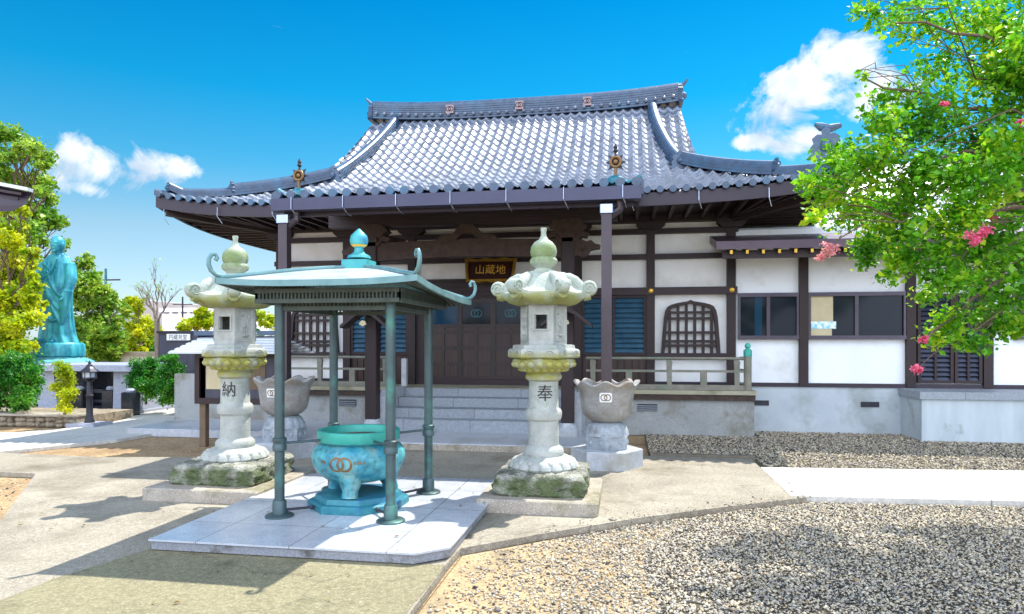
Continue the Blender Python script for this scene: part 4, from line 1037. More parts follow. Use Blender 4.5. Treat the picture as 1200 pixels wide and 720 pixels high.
mb.prism(up+dn, (CX-.022, 10.83, 0), (1,0,0), (0,0,1), (0,.14,0)); rb = mb.build('rainbow_beam', M['carve'], H)
for sg, x in ((-1, -4.31), (1, -.835)):
    nose = [(0,.12),(.10,.14),(.2,.10),(.27,.12),(.34,.06),(.42,.04),(.41,-.02),(.33,-.03),(.26,-.05),(.22,-.12),(.14,-.15),(.06,-.12),(0,-.14)]
    mb = MB(); mb.prism([(a*sg, b) for a, b in nose], (x, 10.84, 3.08), (1,0,0), (0,0,1), (0,.12,0))
    mb.tube([Vector((x+sg*(.14+.05*math.cos(t)*(1-t/9)), 10.83, 3.04+.05*math.sin(t)*(1-t/9))) for t in [i*.6 for i in range(12)]], .012, 6); mb.build('carved_beam_nose', M['carve'], H)
mb = MB(); mb.prism([(-.5,0),(-.48,.05),(-.36,.1),(-.25,.08),(-.16,.2),(-.1,.26),(.1,.26),(.16,.2),(.25,.08),(.36,.1),(.48,.05),(.5,0),(.2,.0),(.08,.1),(-.08,.1),(-.2,0)], (CX-.022, 10.82, 3.25), (1,0,0), (0,0,1), (0,.14,0))
mb.build('frog_leg_strut', M['carve'], H)
for sg in (-1, 1):      # curved tie beams back to the hall
    x = -4.21 if sg < 0 else -.935
    MB().sweep([(x, 10.95, 3.1), (x, 11.6, 3.36), (x, 12.3, 3.42), (x, 12.9, 3.38)], [(-.06,-.1),(.06,-.1),(.06,.1),(-.06,.1)]).build('tie_beam', M['carve'], H)
    # little gabled hood on the pillar
    mb = MB(); pts = [(-.40,-.02),(-.30,.05),(-.15,.17),(0,.24),(.15,.17),(.30,.05),(.40,-.02),(.40,.03),(.3,.11),(.15,.235),(0,.31),(-.15,.235),(-.3,.11),(-.40,.03)]
    mb.prism(pts, (x, 10.48, 1.83), (1,0,0), (0,0,1), (0,.32,0)); hd_ = mb.build('pillar_hood', M['woodx'], H)
    mb = MB(); mb.prism([(-.06,.03),(-.045,.075),(0,.10),(.045,.075),(.06,.03),(.0,.0)], (x, 10.46, 1.84), (1,0,0), (0,0,1), (0,.02,0)); mb.build('hood_gable', M['paper'], hd_)
# veranda
VX0, VX1 = -7.27, 2.17
V = MB().box(VX0+.04, VX1-.03, 12.18, FY+.04, -.05, .60).build('foundation', M['foundation'], H)
for x in (-6.6, -5.2, .35):
    vt = MB().box(x-.17, x+.17, 12.165, 12.19, .38, .50).build('vent', M['iron'], V)
    mb = MB()
    for z in (.39, .425, .46): mb.box(x-.17, x+.17, 12.15, 12.164, z, z+.014)
    mb.build('vent_slats', M['steps'], vt)
MB().box(VX0, VX1, 12.1, FY+.05, .68, DZ).build('veranda_deck', M['deck'], H)
MB().box(VX0+.02, VX1-.02, 12.12, 12.2, .58, .678).build('veranda_beam', M['carve'], H)
def railing(x0, x1, newel_x, posts):
    y = 12.17; r = MB().box(x0, x1, y-.03, y+.03, .755, .845).build('railing', M['rail'], H)
    MB().tube([(x0-.0,y,1.30),(x1,y,1.30)], .026, 10).build('top_rail', M['rail'], r, True)
    MB().box(x0, x1, y-.02, y+.02, 1.06, 1.10).build('middle_rail', M['rail'], r)
    for x, full in posts:
        mb = MB()
        if full: mb.prism([(-.035,.845-.845),(.045,0),(.045,.3),(.055,.4),(.03,.43),(-.05,.43),(-.045,.3)], (x, y-.03, .845), (1,0,0), (0,0,1), (0,.06,0))
        else: mb.box(x-.055, x+.055, y-.028, y+.028, .845, 1.06)
        mb.build('baluster', M['rail'], r)
    for nx in newel_x:
        p = MB().lathe([(.065,.75),(.065,1.38)], (nx, y), 16).build('newel_post', M['rail'], r, True)
        MB().lathe([(.07,1.34),(.072,1.44),(.05,1.46),(.03,1.475),(.05,1.50),(.05,1.53),(.03,1.56),(.005,1.58)], (nx, y), 16).build('newel_cap', M['teal_rim'], p, True)
    for nx in newel_x[-1:] if x1 > 0 else newel_x[:1]:
        mb = MB(); mb.tube([(nx,y,1.30),(nx,FY-.07,1.30)], .024, 8); mb.box(nx-.02,nx+.02,y,FY-.07,1.06,1.10); mb.box(nx-.025,nx+.025,y+.065,FY-.07,.755,.845); mb.build('return_rail', M['rail'], r)
railing(-.72, 2.03, [2.03], [(-.6,1),(.03,0),(.72,1),(1.3,0),(1.85,1)])
railing(-7.17, -4.35, [-7.17], [(-7.0,1),(-6.4,0),(-5.75,1),(-5.1,0),(-4.45,1)])
MB().box(-4.12, -4.02, 12.1, 12.2, .76, 1.28, .01).build('step_post', M['granite'], H)
# steps
ST = empty('stone_steps', (CX, 11.5, .1), 'four broad grey stone steps rising to the temple doors', 'steps')
for z0, z1, y in ((.1,.29,10.97),(.29,.445,11.27),(.445,.60,11.65),(.60,.742,12.0)):
    MB().box(-4.02, -.86, y, 12.09, z0+.001, z1-.0, .008).build('step', M['steps'], ST)
for x in (-4.08, -.78): MB().prism([(11.0,.10),(11.0,.66),(11.12,.78),(12.09,.78),(12.09,.10)], (x-.055,0,0), (0,1,0), (0,0,1), (.11,0,0)).build('cheek_stone', M['granite'], ST)
PF = empty('stone_terrace', (CX, 10.5, 0), 'low paved stone terrace in front of the temple steps', 'terrace')
MB().box(-5.75, -.42, 9.7, 12.17, -.05, .1, .01).build('paving', M['granite'], PF); 
MB().box(-8.6, -5.755, 10.62, 12.17, -.05, .085, .01).build('paving', M['granite'], PF)
MB().box(-5.76, -.41, 9.68, 9.699, -.05, .085).build('kerb', M['plinth'], PF)
MB().box(-8.9, -7.45, 12.3, 12.5, -.05, .95).build('side_wall', M['foundation'], PF)

# ------------------------------------------------------------ wing
Wg = empty('temple_wing', (6.5, 12.9, 0), 'low white plastered wing with sliding windows joined to the right of the hall', 'building wing')
WY = 12.9; RX1 = 13.5
MB().box(1.95, RX1, WY+.02, 17.5, -.05, .78).build('base_wall', M['wing_base'], Wg)
for x in (2.37, 4.22): MB().box(x-.15, x+.15, WY+.005, WY+.03, .44, .53).build('vent', M['iron'], Wg)
MB().box(1.95, RX1, WY+.06, 17.4, .78, 3.62).build('wall', M['white2'], Wg)
MB().box(1.95, RX1, WY-.005, WY+.07, .78, .85).build('sill_plate', M['purple'], Wg)
for x in (3.11, 4.88, 6.1, 7.9, 9.8): MB().box(x-.075, x+.075, WY-.03, WY+.1, .8, 3.3).build('pillar', M['wood'], Wg)
def slider(x0, x1, kind):
    z0, z1 = 1.66, 2.44; t = .04; fr = MB()
    fr.box(x0,x1,WY-.015,WY+.06,z1-t,z1+.03).box(x0,x1,WY-.03,WY+.06,z0-.03,z0+t).box(x0,x0+t,WY-.015,WY+.06,z0+t,z1-t).box(x1-t,x1,WY-.015,WY+.06,z0+t,z1-t)
    xm = (x0+x1)/2; fr.box(xm-.03,xm+.03,WY-.01,WY+.058,z0+t,z1-t)
    f_ = fr.build('window', M['alu'], Wg)
    MB().box(x0+t,x1-t,WY+.03,WY+.04,z0+t,z1-t).build('pane', M['glass'], f_)
    if kind == 1:
        mb = MB().box(x0+t,x0+.42,WY+.022,WY+.029,z0+t+.25,z1-t); mb.box(x0+t,x0+.40,WY+.022,WY+.029,z0+t,z0+t+.12); mb.build('blind', M['paper'], f_)
        MB().box(x0+t,x0+.47,WY+.015,WY+.021,z0+t+.12,z0+t+.25).build('notice', M['poster'], f_)
    else:
        MB().box(x0+.29,x0+.42,WY+.022,WY+.029,z0+t,z1-t).build('pane', M['glassblue'], f_)
slider(1.985, 3.03, 0); slider(3.19, 4.8, 1); slider(6.5, 7.8, 0)
louvres(4.98, 5.55, .87, 2.42, 'louvred_door', Wg, M['louver_dark'], WY, 18); louvres(5.57, 6.0, .87, 2.42, 'louvred_door', Wg, M['louver_dark'], WY, 18)
# roof and awning
AW = MB(); AW.prism([(12.05,3.16),(12.05,3.30),(WY+.6,3.66),(WY+.6,3.52)], (1.5,0,0), (0,1,0), (0,0,1), (RX1-1.5,0,0)); aw = AW.build('awning', M['copper'], Wg)
MB().prism([(WY+.6,3.67),(WY+.6,3.74),(15.1,4.3),(17.8,3.7),(17.8,3.64),(15.1,4.2)], (1.9,0,0), (0,1,0), (0,0,1), (RX1-1.9,0,0)).build('roof', M['metalroof'], Wg)
MB().box(1.62, RX1, 12.18, 12.26, 3.02, 3.155).build('eave_beam', M['woodx'], Wg)
for k in range(24):
    x = 1.75+k*.26; r_ = MB().bar((x, 12.1, 3.12), (x, WY+.05, 3.4), .05, .07).build('rafter', M['woodx'], Wg)
    MB().box(x-.022, x+.022, 12.085, 12.1, 3.085, 3.15).build('rafter_cap', M['gold'], r_)
# concrete entrance block
EB = empty('entrance_block', (6.5, 12.5, 0), 'painted concrete entrance landing with darker coping at the right end of the wing', 'concrete landing')
MB().box(4.72, 12, 12.05, WY+.015, -.05, .66).build('block', M['block'], EB)
MB().box(4.68, 12, 12.01, WY+.01, .66, .78).build('coping', M['steps'], EB)

# rear building whose roof end shows over the eave
RB = empty('rear_building', (8.5, 24, 0), 'tiled roof gable with ornamental end tile rising behind the right eave', 'building')
a0 = at(968, 190, 22)
MB().box(a0.x-1.5, a0.x+6, a0.y, a0.y+8, 0, a0.z-1.2).build('wall', M['white'], RB)
mb = MB(); n = 10; yc = a0.y+3; zt = at(968, 168, 22).z
for sg in (-1, 1):
    v = []
    for i in range(n+1):
        t = i/n; v += [(a0.x-.1, yc+sg*4.2*t, zt-2.6*t+.6*math.sin(PI*t)*-1), (a0.x+7, yc+sg*4.2*t, zt-2.6*t-.6*math.sin(PI*t))]
    mb.add(v, [(2*i, 2*i+2, 2*i+3, 2*i+1) for i in range(n)])
mb.build('roof', M['tile'], RB)
ob = oni(Vector((a0.x, a0.y, at(968,188,22).z)), (-.3,-1,0), .85); ob.name = 'ridge_end_tile'; 
wm = ob.data; off = ORIG[H]-ORIG[RB]
for p in wm.vertices: p.co += off
ob.parent = RB
mb = MB(); mb.tube([at(955,146,22), at(962,149,22), at(972,151,22), at(985,147,22)], [.06,.14,.14,.08], 8); mb.build('crossbar_tile', M['ridge'], RB, True)

# ------------------------------------------------------------ notice board
NB = empty('notice_board', (-6.1, 9.8, -.05), 'brown timber notice board with a small striped tiled roof behind the left lantern', 'notice board')
nx0, nx1, ny = -6.62, -5.3, 9.8
for x in (nx0+.05, nx1): MB().box(x-.05, x+.05, ny-.05, ny+.05, -.06, 1.42).build('post', M['tan'], NB)
mb = MB(); z0, z1 = .62, 1.42
mb.box(nx0-.06,nx1+.1,ny-.09,ny-.05,z0,z0+.09).box(nx0-.06,nx1+.1,ny-.09,ny-.05,z1-.08,z1).box(nx0-.06,nx0+.02,ny-.09,ny-.05,z0+.09,z1-.08).box(nx1+.02,nx1+.1,ny-.09,ny-.05,z0+.09,z1-.08)
mb.build('frame', M['wood'], NB)
bd = MB().box(nx0-.04,nx1+.08,ny-.05,ny-.02,z0+.02,z1-.02).build('board', M['darkwall'], NB)
MB().box(-6.5,-6.25,ny-.06,ny-.052,.85,1.3).build('poster', M['paper'], NB); MB().box(-6.2,-5.95,ny-.06,ny-.052,.8,1.25).build('poster', M['poster'], NB); MB().box(-5.85,-5.5,ny-.06,ny-.052,.85,1.3).build('poster', M['tan'], NB)
mb = MB()
for k in range(6):
    t0 = k/6; y0 = ny-.42+.4*t0; zb = 1.44+.24*t0
    mb.add([(nx0-.27+.05*k, y0, zb), (nx1+.4-.05*k, y0, zb), (nx1+.4-.05*k, y0+.075, zb+.02), (nx0-.27+.05*k, y0+.075, zb+.02), (nx0-.27+.05*k, y0, zb-.03), (nx1+.4-.05*k, y0, zb-.03), (nx1+.4-.05*k, y0+.1, zb+.01), (nx0-.27+.05*k, y0+.1, zb+.01)],
           [(0,1,2,3),(7,6,5,4),(0,4,5,1),(1,5,6,2),(2,6,7,3),(3,7,4,0)])
    y0 = ny+.42-.4*t0
    mb.box(nx0-.27+.05*k, nx1+.4-.05*k, y0-.08, y0, zb-.03, zb)
mb.build('roof', M['metalroof'], NB)
MB().box(nx0-.1, nx1+.15, ny-.05, ny+.05, 1.69, 1.76).build('roof_ridge', M['ridge'], NB)

# ------------------------------------------------------------ left side: altar, statue, lamps, walls
def W2(x, Z): p = at(x, 400, Z); return p.x, p.y
AL = empty('memorial_altar', at(105, 483, 15.5), 'pale granite canopy altar with slanted side slabs below the statue', 'altar')
ax0 = W2(45, 15.0)[0]; axc = W2(148, 15.6); ay = 13.6
def PY_(x, Yv): u = (x-600)/800; Z = Yv/(u*SN+CS); return Z*(u*CS-SN)
def PZ_(x, y, Yv): u = (x-600)/800; Z = Yv/(u*SN+CS); return EYE+(400-y)/800*Z
X0 = PY_(46, 13.6); X1 = PY_(163, 13.6)
MB().box(X0-.05, X1, 13.4, 15.0, .93, 1.08, .015).build('top_slab', M['altar'], AL)
for x in (PY_(62, 13.7), PY_(150, 13.7)):
    MB().prism([(-.3,0),(.22,0),(.1,.93),(-.28,.93)], (x, 13.6, 0), (1,0,0), (0,0,1), (0,1.2,0)).build('side_slab', M['altar'], AL)
MB().box(X0+.3, X1-.3, 14.5, 14.62, 0, .929).build('back_panel', M['black_granite'], AL)
MB().box(X0-.1, X1, 13.35, 15.1, -.05, .05).build('floor_slab', M['altar'], AL)
OT = empty('offering_table', (PY_(115, 13.9), 13.9, .05), 'low dark stone offering table between black urns under the altar slab', 'table')
xt = PY_(116, 13.9)
MB().box(xt-.35, xt+.3, 13.8, 14.1, .42, .5).build('tabletop', M['iron'], OT); MB().box(xt-.32, xt+.27, 13.82, 14.08, .2, .26).build('shelf', M['iron'], OT)
for q in (-.28, .22): MB().box(xt+q-.03, xt+q+.03, 13.85, 14.05, .05, .42).build('leg', M['iron'], OT)
for px, Yv, lab in ((94, 13.7, 'black granite block urn nearest the narrow shrub under the altar slab'), (130, 13.75, 'black granite block urn at the right of the offering table'), (153, 13.2, 'black granite block urn outside the right slanted slab of the altar')):
    x = PY_(px, Yv); r = empty('granite_urn', (x, Yv, .05), lab, 'urn', 'black urns round the altar')
    MB().box(x-.15, x+.15, Yv-.12, Yv+.12, -.04, .5, .02).build('body', M['black_granite'], r); MB().lathe([(.09,.5),(.1,.54),(.06,.58)], (x, Yv), 12).build('lid', M['altar'], r)
# statue
sx, sy = PY_(67, 15.6), 15.6
ST_ = empty('bronze_statue', (sx, sy, 1.0), 'large turquoise bronze statue of a robed monk standing on a lotus base', 'statue')
MB().box(sx-.75, sx+.8, sy-.5, sy+.75, 0, .95, .02).build('pedestal', M['altar'], ST_)
mb = MB()
def lp(r, z, a): return r*(1+.05*abs(math.cos(8*a))*(1 if z < 1.2 else 0)), z
mb.lathe([(.72,.96),(.82,1.0),(.8,1.07),(.66,1.14),(.6,1.16),(.6,1.19)], (sx, sy), 96, rf=lp); mb.build('lotus_petals', M['statue_base'], ST_, True)
MB().lathe([(.6,1.19),(.64,1.22),(.63,1.5),(.58,1.56),(.2,1.57)], (sx, sy), 48).build('lotus_seat', M['statue'], ST_, True)
mb = MB()
secs = [(.50,.34,1.55,.05,-.02),(.46,.32,1.75,.0,-.01),(.40,.30,2.1,.0,0),(.38,.29,2.5,.0,0),(.385,.29,2.8,-.01,0),(.41,.29,3.1,-.0,0),(.42,.27,3.4,-.0,.02),(.38,.25,3.65,-.02,.04),(.27,.2,3.82,.0,.05),(.12,.12,3.9,.02,.04)]
n = 64; v = []; f = []
for j, (a, b, z, ox, oy) in enumerate(secs):
    for i in range(n):
        t = 2*PI*i/n; fold = 1+(.085 if z < 2.3 else .045)*math.sin(9*t+z*1.3)+.02*math.sin(17*t-z*2)
        v.append((sx+ox+a*fold*math.cos(t), sy+oy+b*fold*math.sin(t), z))
for q in range(len(secs)-1):
    for i in range(n): j = (i+1) % n; f.append((q*n+i, q*n+j, (q+1)*n+j, (q+1)*n+i))
f += [tuple(range(n-1,-1,-1)), tuple(range((len(secs)-1)*n, len(secs)*n))]; mb.add(v, f)
hx_, hy_ = sx+.06, sy-.04
mb.sphere((hx_, hy_, 4.12), (.165,.19,.225), 20, 14); mb.tube([(sx+.02,sy+.03,3.75),(hx_,hy_+.03,4.02)], [.14,.115], 14)
mb.sphere((hx_+.02, hy_-.19, 4.09), (.025,.035,.045), 8, 6)                         # nose
for s_ in (-1, 1):
    mb.sphere((hx_+s_*.165, hy_+.01, 4.09), (.025,.045,.075), 8, 6)                  # ears
    mb.sphere((hx_+s_*.065, hy_-.165, 4.16), (.045,.03,.018), 8, 6)                  # brows
mb.sphere((hx_+.01, hy_-.175, 4.0), (.05,.03,.018), 8, 6); mb.sphere((hx_, hy_-.14, 3.93), (.06,.05,.04), 8, 6)
# right arm raised to the chest, left arm low, wide sleeves
mb.tube([(sx-.36,sy+.02,3.62),(sx-.45,sy-.06,3.3),(sx-.38,sy-.22,3.08),(sx-.12,sy-.36,3.28),(sx+.02,sy-.38,3.42)], [.14,.15,.13,.09,.055], 12)
mb.tube([(sx-.3,sy-.2,3.15),(sx-.3,sy-.26,2.9),(sx-.28,sy-.26,2.55)], [.14,.11,.03], 10)
mb.tube([(sx+.36,sy+.02,3.6),(sx+.47,sy-.05,3.2),(sx+.46,sy-.18,2.85),(sx+.42,sy-.3,2.72)], [.14,.14,.11,.06], 12)
mb.tube([(sx+.44,sy-.16,2.9),(sx+.40,sy-.2,2.5),(sx+.34,sy-.2,2.05)], [.15,.12,.03], 10)
for k in range(4):
    mb.tube([(sx+.0+k*.022,sy-.38,3.42),(sx-.0+k*.028,sy-.40,3.50),(sx+.0+k*.03,sy-.39,3.56-.01*abs(k-1.5))], [.018,.015,.011], 6)
    mb.tube([(sx+.40+k*.022,sy-.31,2.71),(sx+.405+k*.022,sy-.37,2.67),(sx+.40+k*.02,sy-.38,2.62)], [.018,.015,.011], 6)
mb.tube([(sx-.02,sy-.38,3.40),(sx-.06,sy-.40,3.45),(sx-.05,sy-.4,3.49)], [.018,.016,.012], 6)
for s_, t0, t1 in ((0,(-.3,3.6),(.36,2.3)),(1,(-.22,3.6),(.3,2.05)),(2,(-.1,3.65),(.36,2.7)),(3,(.22,3.75),(-.1,3.3))):
    pts = []
    for i in range(9):
        t = i/8; x = t0[0]+(t1[0]-t0[0])*t; z = t0[1]+(t1[1]-t0[1])*t-.18*math.sin(PI*t)
        yy = -math.sqrt(max(.01, 1-(x/.44)**2))*.29; pts.append((sx+x, sy+yy, z))
    mb.tube(pts, .035, 8)
for i in range(7):
    t = i/6; 
mb.tube([(sx-.38,sy-.12,2.45),(sx-.15,sy-.32,2.3),(sx+.12,sy-.33,2.12),(sx+.36,sy-.16,2.2)], .035, 8)
mb.sphere((sx-.13,sy-.34,1.6), (.08,.15,.06), 8, 6); mb.sphere((sx+.17,sy-.34,1.6), (.08,.15,.06), 8, 6)
fig = mb.build('figure', M['statue'], ST_, False)
md = fig.modifiers.new('r', 'REMESH'); md.mode = 'VOXEL'; md.voxel_size = .018; md.use_smooth_shade = True
sm_ = fig.modifiers.new('s', 'SMOOTH'); sm_.iterations = 1; sm_.factor = .5
# street lamps
def lamp(loc, s, label):
    r = empty('garden_lamp', loc, label, 'lamp', 'black garden lamps'); x, y, z = loc
    MB().box(x-.3*s, x+.3*s, y-.25*s, y+.25*s, z-.03, z+.05).build('footing', M['altar'], r)
    MB().lathe([(.09*s,z+.05),(.085*s,z+.1),(.06*s,z+.14),(.055*s,z+.55*s),(.075*s,z+.58*s),(.055*s,z+.61*s),(.05*s,z+.85*s),(.085*s,z+.87*s),(.05*s,z+.9*s)], (x, y), 16).build('pole', M['iron'], r, True)
    MB().lathe([(.07*s,z+.9*s),(.115*s,z+.93*s),(.12*s,z+1.03*s)], (x, y), 8).build('globe', M['lampglass'], r)
    mb = MB().lathe([(.06*s,z+.88*s),(.13*s,z+.905*s),(.13*s,z+.925*s)], (x, y), 8)
    for i in range(8):
        a = i*PI/4; mb.tube([(x+.122*s*math.cos(a), y+.122*s*math.sin(a), z+.92*s), (x+.126*s*math.cos(a), y+.126*s*math.sin(a), z+1.035*s)], .008*s, 5)
    mb.lathe([(.17*s,z+1.03*s),(.175*s,z+1.045*s),(.1*s,z+1.1*s),(.06*s,z+1.14*s),(.05*s,z+1.17*s),(.02*s,z+1.19*s),(.03*s,z+1.21*s),(.004*s,z+1.26*s)], (x, y), 8); mb.build('cap', M['iron'], r)
p = at(105, 498, 13.0); lamp((p.x, p.y, 0), .98, 'black iron garden lamp beside the low stone wall and the altar')
p = at(306, 400, 17); lamp((p.x, p.y, .0), 1.33, 'black iron garden lamp glimpsed between the left lantern and a canopy post')
# low rubble wall
RW = empty('retaining_wall', (-11.3, 11.4, 0), 'low rubble stone retaining wall with flat coping in front of the hedge', 'stone wall')
mb = MB(); r_ = random.Random(4)
x = -15.5
MB().box(-15.5, -10.3, 11.42, 12.9, -.05, .16).build('core', M['fieldstone'], RW)
while x < -10.35:
    w = r_.uniform(.16, .36); z = -.05
    while z < .14:
        h = r_.uniform(.07, .12); mb.sphere((x+w/2, 11.42, z+h/2), (w*.54, .06, h*.58), 9, 6); z += h
    x += w
z = 0
mb.build('face_stones', M['fieldstone'], RW, True); MB().box(-15.5, -10.28, 11.33, 11.75, .165, .205, .01).build('coping', M['plinth'], RW)
# boundary wall behind
BW = empty('boundary_wall', (-16, 20.5, 0), 'cream boundary wall with grey capping behind the altar', 'wall')
xa = PY_(-60, 20.5); xb = PY_(300, 20.5)
MB().box(xa, xb, 20.5, 20.7, 0, 1.12).build('wall', M['farwall'], BW); MB().box(xa, xb, 20.42, 20.78, 1.12, 1.24).build('capping', M['plinth'], BW)
for px in (136, 196): xx = PY_(px, 20.45); MB().box(xx-.05, xx+.05, 20.42, 20.5, 0, 1.119).build('pier', M['steps'], BW)
for px in (122,): xx = PY_(px, 20.45); MB().box(xx-.5, xx+.28, 20.46, 20.5, .5, 1.0).build('grey_panel', M['foundation'], BW)
# dark building with sign
DB = empty('dark_building', (-12.5, 17, 0), 'low dark clad building with a small white sign behind the notice board', 'building')
y0 = 16.4; xa = PY_(186, y0); xb = PY_(232, y0); xc = PY_(330, y0)
MB().box(xa, xb, y0, y0+2, 0, PZ_(200, 391, y0)).build('block', M['darkwall'], DB); MB().box(xa-.04, xb+.04, y0-.04, y0+2, PZ_(200,391,y0), PZ_(200,388,y0)).build('parapet', M['iron'], DB)
MB().box(xb, xc, y0+.3, y0+2, 0, PZ_(200, 394, y0)).build('clad_wall', M['louver_dark'], DB)
s0, s1 = PY_(197, y0), PY_(224, y0); sz0, sz1 = PZ_(200, 399, y0), PZ_(200, 391.6, y0)
sb = MB().box(s0, s1, y0-.06, y0-.02, sz0, sz1).build('sign_board', M['white'], DB)
mb = MB(); flat(mb, text_geo('円蔵苑堂', .15, .004), ((s0+s1)/2, y0-.064, (sz0+sz1)/2), (.9,0,0), (0,0,1)); mb.build('sign_characters', M['lettering'], sb)
# distant buildings, poles
def far_building(px0, px1, py0, Z, mat, label, win, side=None):
    a = at(px0, 400, Z); b = at(px1, 400, Z); top = at(0, py0, Z).z
    r = empty('distant_building', ((a.x+b.x)/2, a.y, 0), label, 'building')
    MB().box(a.x, b.x, a.y, a.y+12, 0, top).build('wall', mat, r); MB().box(a.x-.2, b.x+.2, a.y-.15, a.y+12, top, top+.35).build('parapet', M['farwhite'], r)
    nx, nz = win
    for i in range(nx):
        for j in range(nz):
            w = (b.x-a.x)/nx; h = (top-4)/nz
            fr = MB().box(a.x+w*(i+.2), a.x+w*(i+.8), a.y-.06, a.y-.0, 4+h*(j+.3), 4+h*(j+.75)).build('window', M['glassblue'], r)
    if side: MB().box(b.x-.01+.02, b.x+1.6, a.y+.3, a.y+12, 0, top+.2).build('stair_tower', side, r)
far_building(118, 147, 354, 70, M['farconc'], 'grey distant block with a pink edge behind the light green trees', (3, 4), M['farpink'])
far_building(190, 236, 366, 60, M['farwhite'], 'white distant house behind the dark building', (4, 2))
def upole(px, py, Z, label):
    p = at(px, py, Z); r = empty('utility_pole', (p.x, p.y, 0), label, 'pole', 'distant poles')
    MB().tube([(p.x,p.y,0),(p.x,p.y,p.z)], [.08,.05], 8).build('shaft', M['iron'] if px > 150 else M['teal_base'], r, True); MB().bar((p.x-.7,p.y,p.z-.5),(p.x+.7,p.y,p.z-.5),.06,.06).build('crossarm', M['iron'], r)
upole(214, 348, 45, 'dark utility pole right of the bare tree'); upole(124, 315, 30, 'teal steel pole above the trees right of the statue')

# left foreground roof corner
FR = empty('gate_roof', at(-30, 235, 8), 'brown tiled roof corner entering the photo at the left edge', 'roof')
Zr = 8.0
p0 = at(38, 226, Zr); p1 = at(22, 250, Zr); p2 = at(-150, 190, Zr); p3 = at(-150, 252, Zr)
mb = MB(); dn = Vector((0,0,1))
pts = [p0, at(30,240,Zr-.1), p1+Vector((0,-.1,0)), p3+Vector((0,-.1,0)), p2]
back = [q+Vector((-3.0, 1.7, .5)) for q in pts]; k = len(pts)
mb.add(pts+back, [tuple(range(k)), tuple(range(2*k-1, k-1, -1))]+[(i, k+i, k+(i+1) % k, (i+1) % k) for i in range(k)])
mb.build('eave', M['purple'], FR)
mb = MB()
for i in range(4):
    a = p0.lerp(p1, (i+.6)/4.3); b = p2.lerp(p3, (i+.6)/4.3); mb.bar(a+Vector((-.04,-.06,0)), b+Vector((0,-.06,0)), .06, .03)
mb.build('fascia_boards', M['woodx'], FR)
mb = MB(); mb.sweep([p0+Vector((0.02,-.05,.0)), p2+Vector((0,-.05,0))], [(-.05,-.0),(.05,-.0),(.05,.04),(-.05,.04)]); mb.build('eave_cap', M['metalroof'], FR)
MB().box(p2.x-1.5, p2.x-1.3, p2.y+1.4, p2.y+1.6, -.06, p2.z).build('post', M['wood'], FR)

# ------------------------------------------------------------ trees and shrubs
def leaves(clusters, n, size, squash=.75, sub=9, subr=.38):
    """clusters: list of (centre, radius, weight). returns arrays of little folded leaves gathered in clumps"""
    C_ = []; 
    w = np.array([c[1]**2*c[2] for c in clusters]); cnt = (w/w.sum()*n).astype(int)
    for (c, r, wt), k in zip(clusters, cnt):
        if k < 1: continue
        ns = max(3, int(sub)); d = nrs.randn(ns, 3); d /= np.linalg.norm(d, axis=1)[:, None]
        sc = np.array(c)+d*(nrs.rand(ns, 1)**.45)*r*.8*np.array([1,1,squash]); idx = nrs.randint(0, ns, k)
        off = nrs.randn(k, 3)*r*subr*.5*np.array([1,1,.85]); C_.append(sc[idx]+off)
    P = np.concatenate(C_); n = len(P)
    nr = nrs.randn(n, 3)+np.array([0,-.15,.9]); nr /= np.linalg.norm(nr, axis=1)[:, None]
    t = np.cross(nr, nrs.randn(n, 3)); t /= np.linalg.norm(t, axis=1)[:, None]; b = np.cross(nr, t)
    L_ = size*(.5+.95*nrs.rand(n, 1)**1.3); Wd = L_*(.5+.25*nrs.rand(n, 1))
    V_ = np.stack([P-t*L_*.5, P+b*Wd*.5+nr*L_*.1, P+t*L_*.5, P-b*Wd*.5+nr*L_*.1], 1).reshape(-1, 3)
    i = (np.arange(n)*4)[:, None]; F = np.concatenate([i+np.array([[0,1,2]]), i+np.array([[0,2,3]])], 1).reshape(-1, 3)
    return V_, F
def limb(mb, a, b, r0, r1, rr, seg=5, sag=.06):
    a = Vector(a); b = Vector(b); L_ = (b-a).length; pts = []; rs = []
    for i in range(seg+1):
        t = i/seg; j = Vector((rr.uniform(-1,1), rr.uniform(-1,1), rr.uniform(-1,1)))*L_*sag*(0 if i in (0, seg) else 1)
        pts.append(a.lerp(b, t)+j+Vector((0,0,L_*.06*math.sin(PI*t)))); rs.append(r0+(r1-r0)*t)
    mb.tube(pts, rs, 7); return pts
def tree(name, label, cat, base, clusters, n, size, leafm, barkm, tr, group=None, fork=None, sub=9, subr=.38, seed=1, squash=.75, bs=.3):
    root = empty(name, base, label, cat, group); rr = random.Random(seed); mb = MB()
    fork = Vector(fork) if fork else Vector(base).lerp(Vector(clusters[0][0]), .5)
    limb(mb, base, fork, tr, tr*.65, rr, 5, .04); mb.build('trunk', barkm, root, True)
    mb = MB()
    for c, r, w_ in clusters:
        pts = limb(mb, fork, c, tr*bs, tr*bs*.2, rr, 6, .07)
        for q in range(4):
            d = Vector((rr.uniform(-1,1), rr.uniform(-1,1), rr.uniform(-.5,1)))*r*.8; limb(mb, pts[rr.randint(3,6)], Vector(c)+d, tr*bs*.22, .003, rr, 4, .08)
    mb.build('branches', barkm, root, True)
    V_, F = leaves(clusters, n, size, squash, sub, subr); link_mesh('crown', V_, F, leafm, root); return root
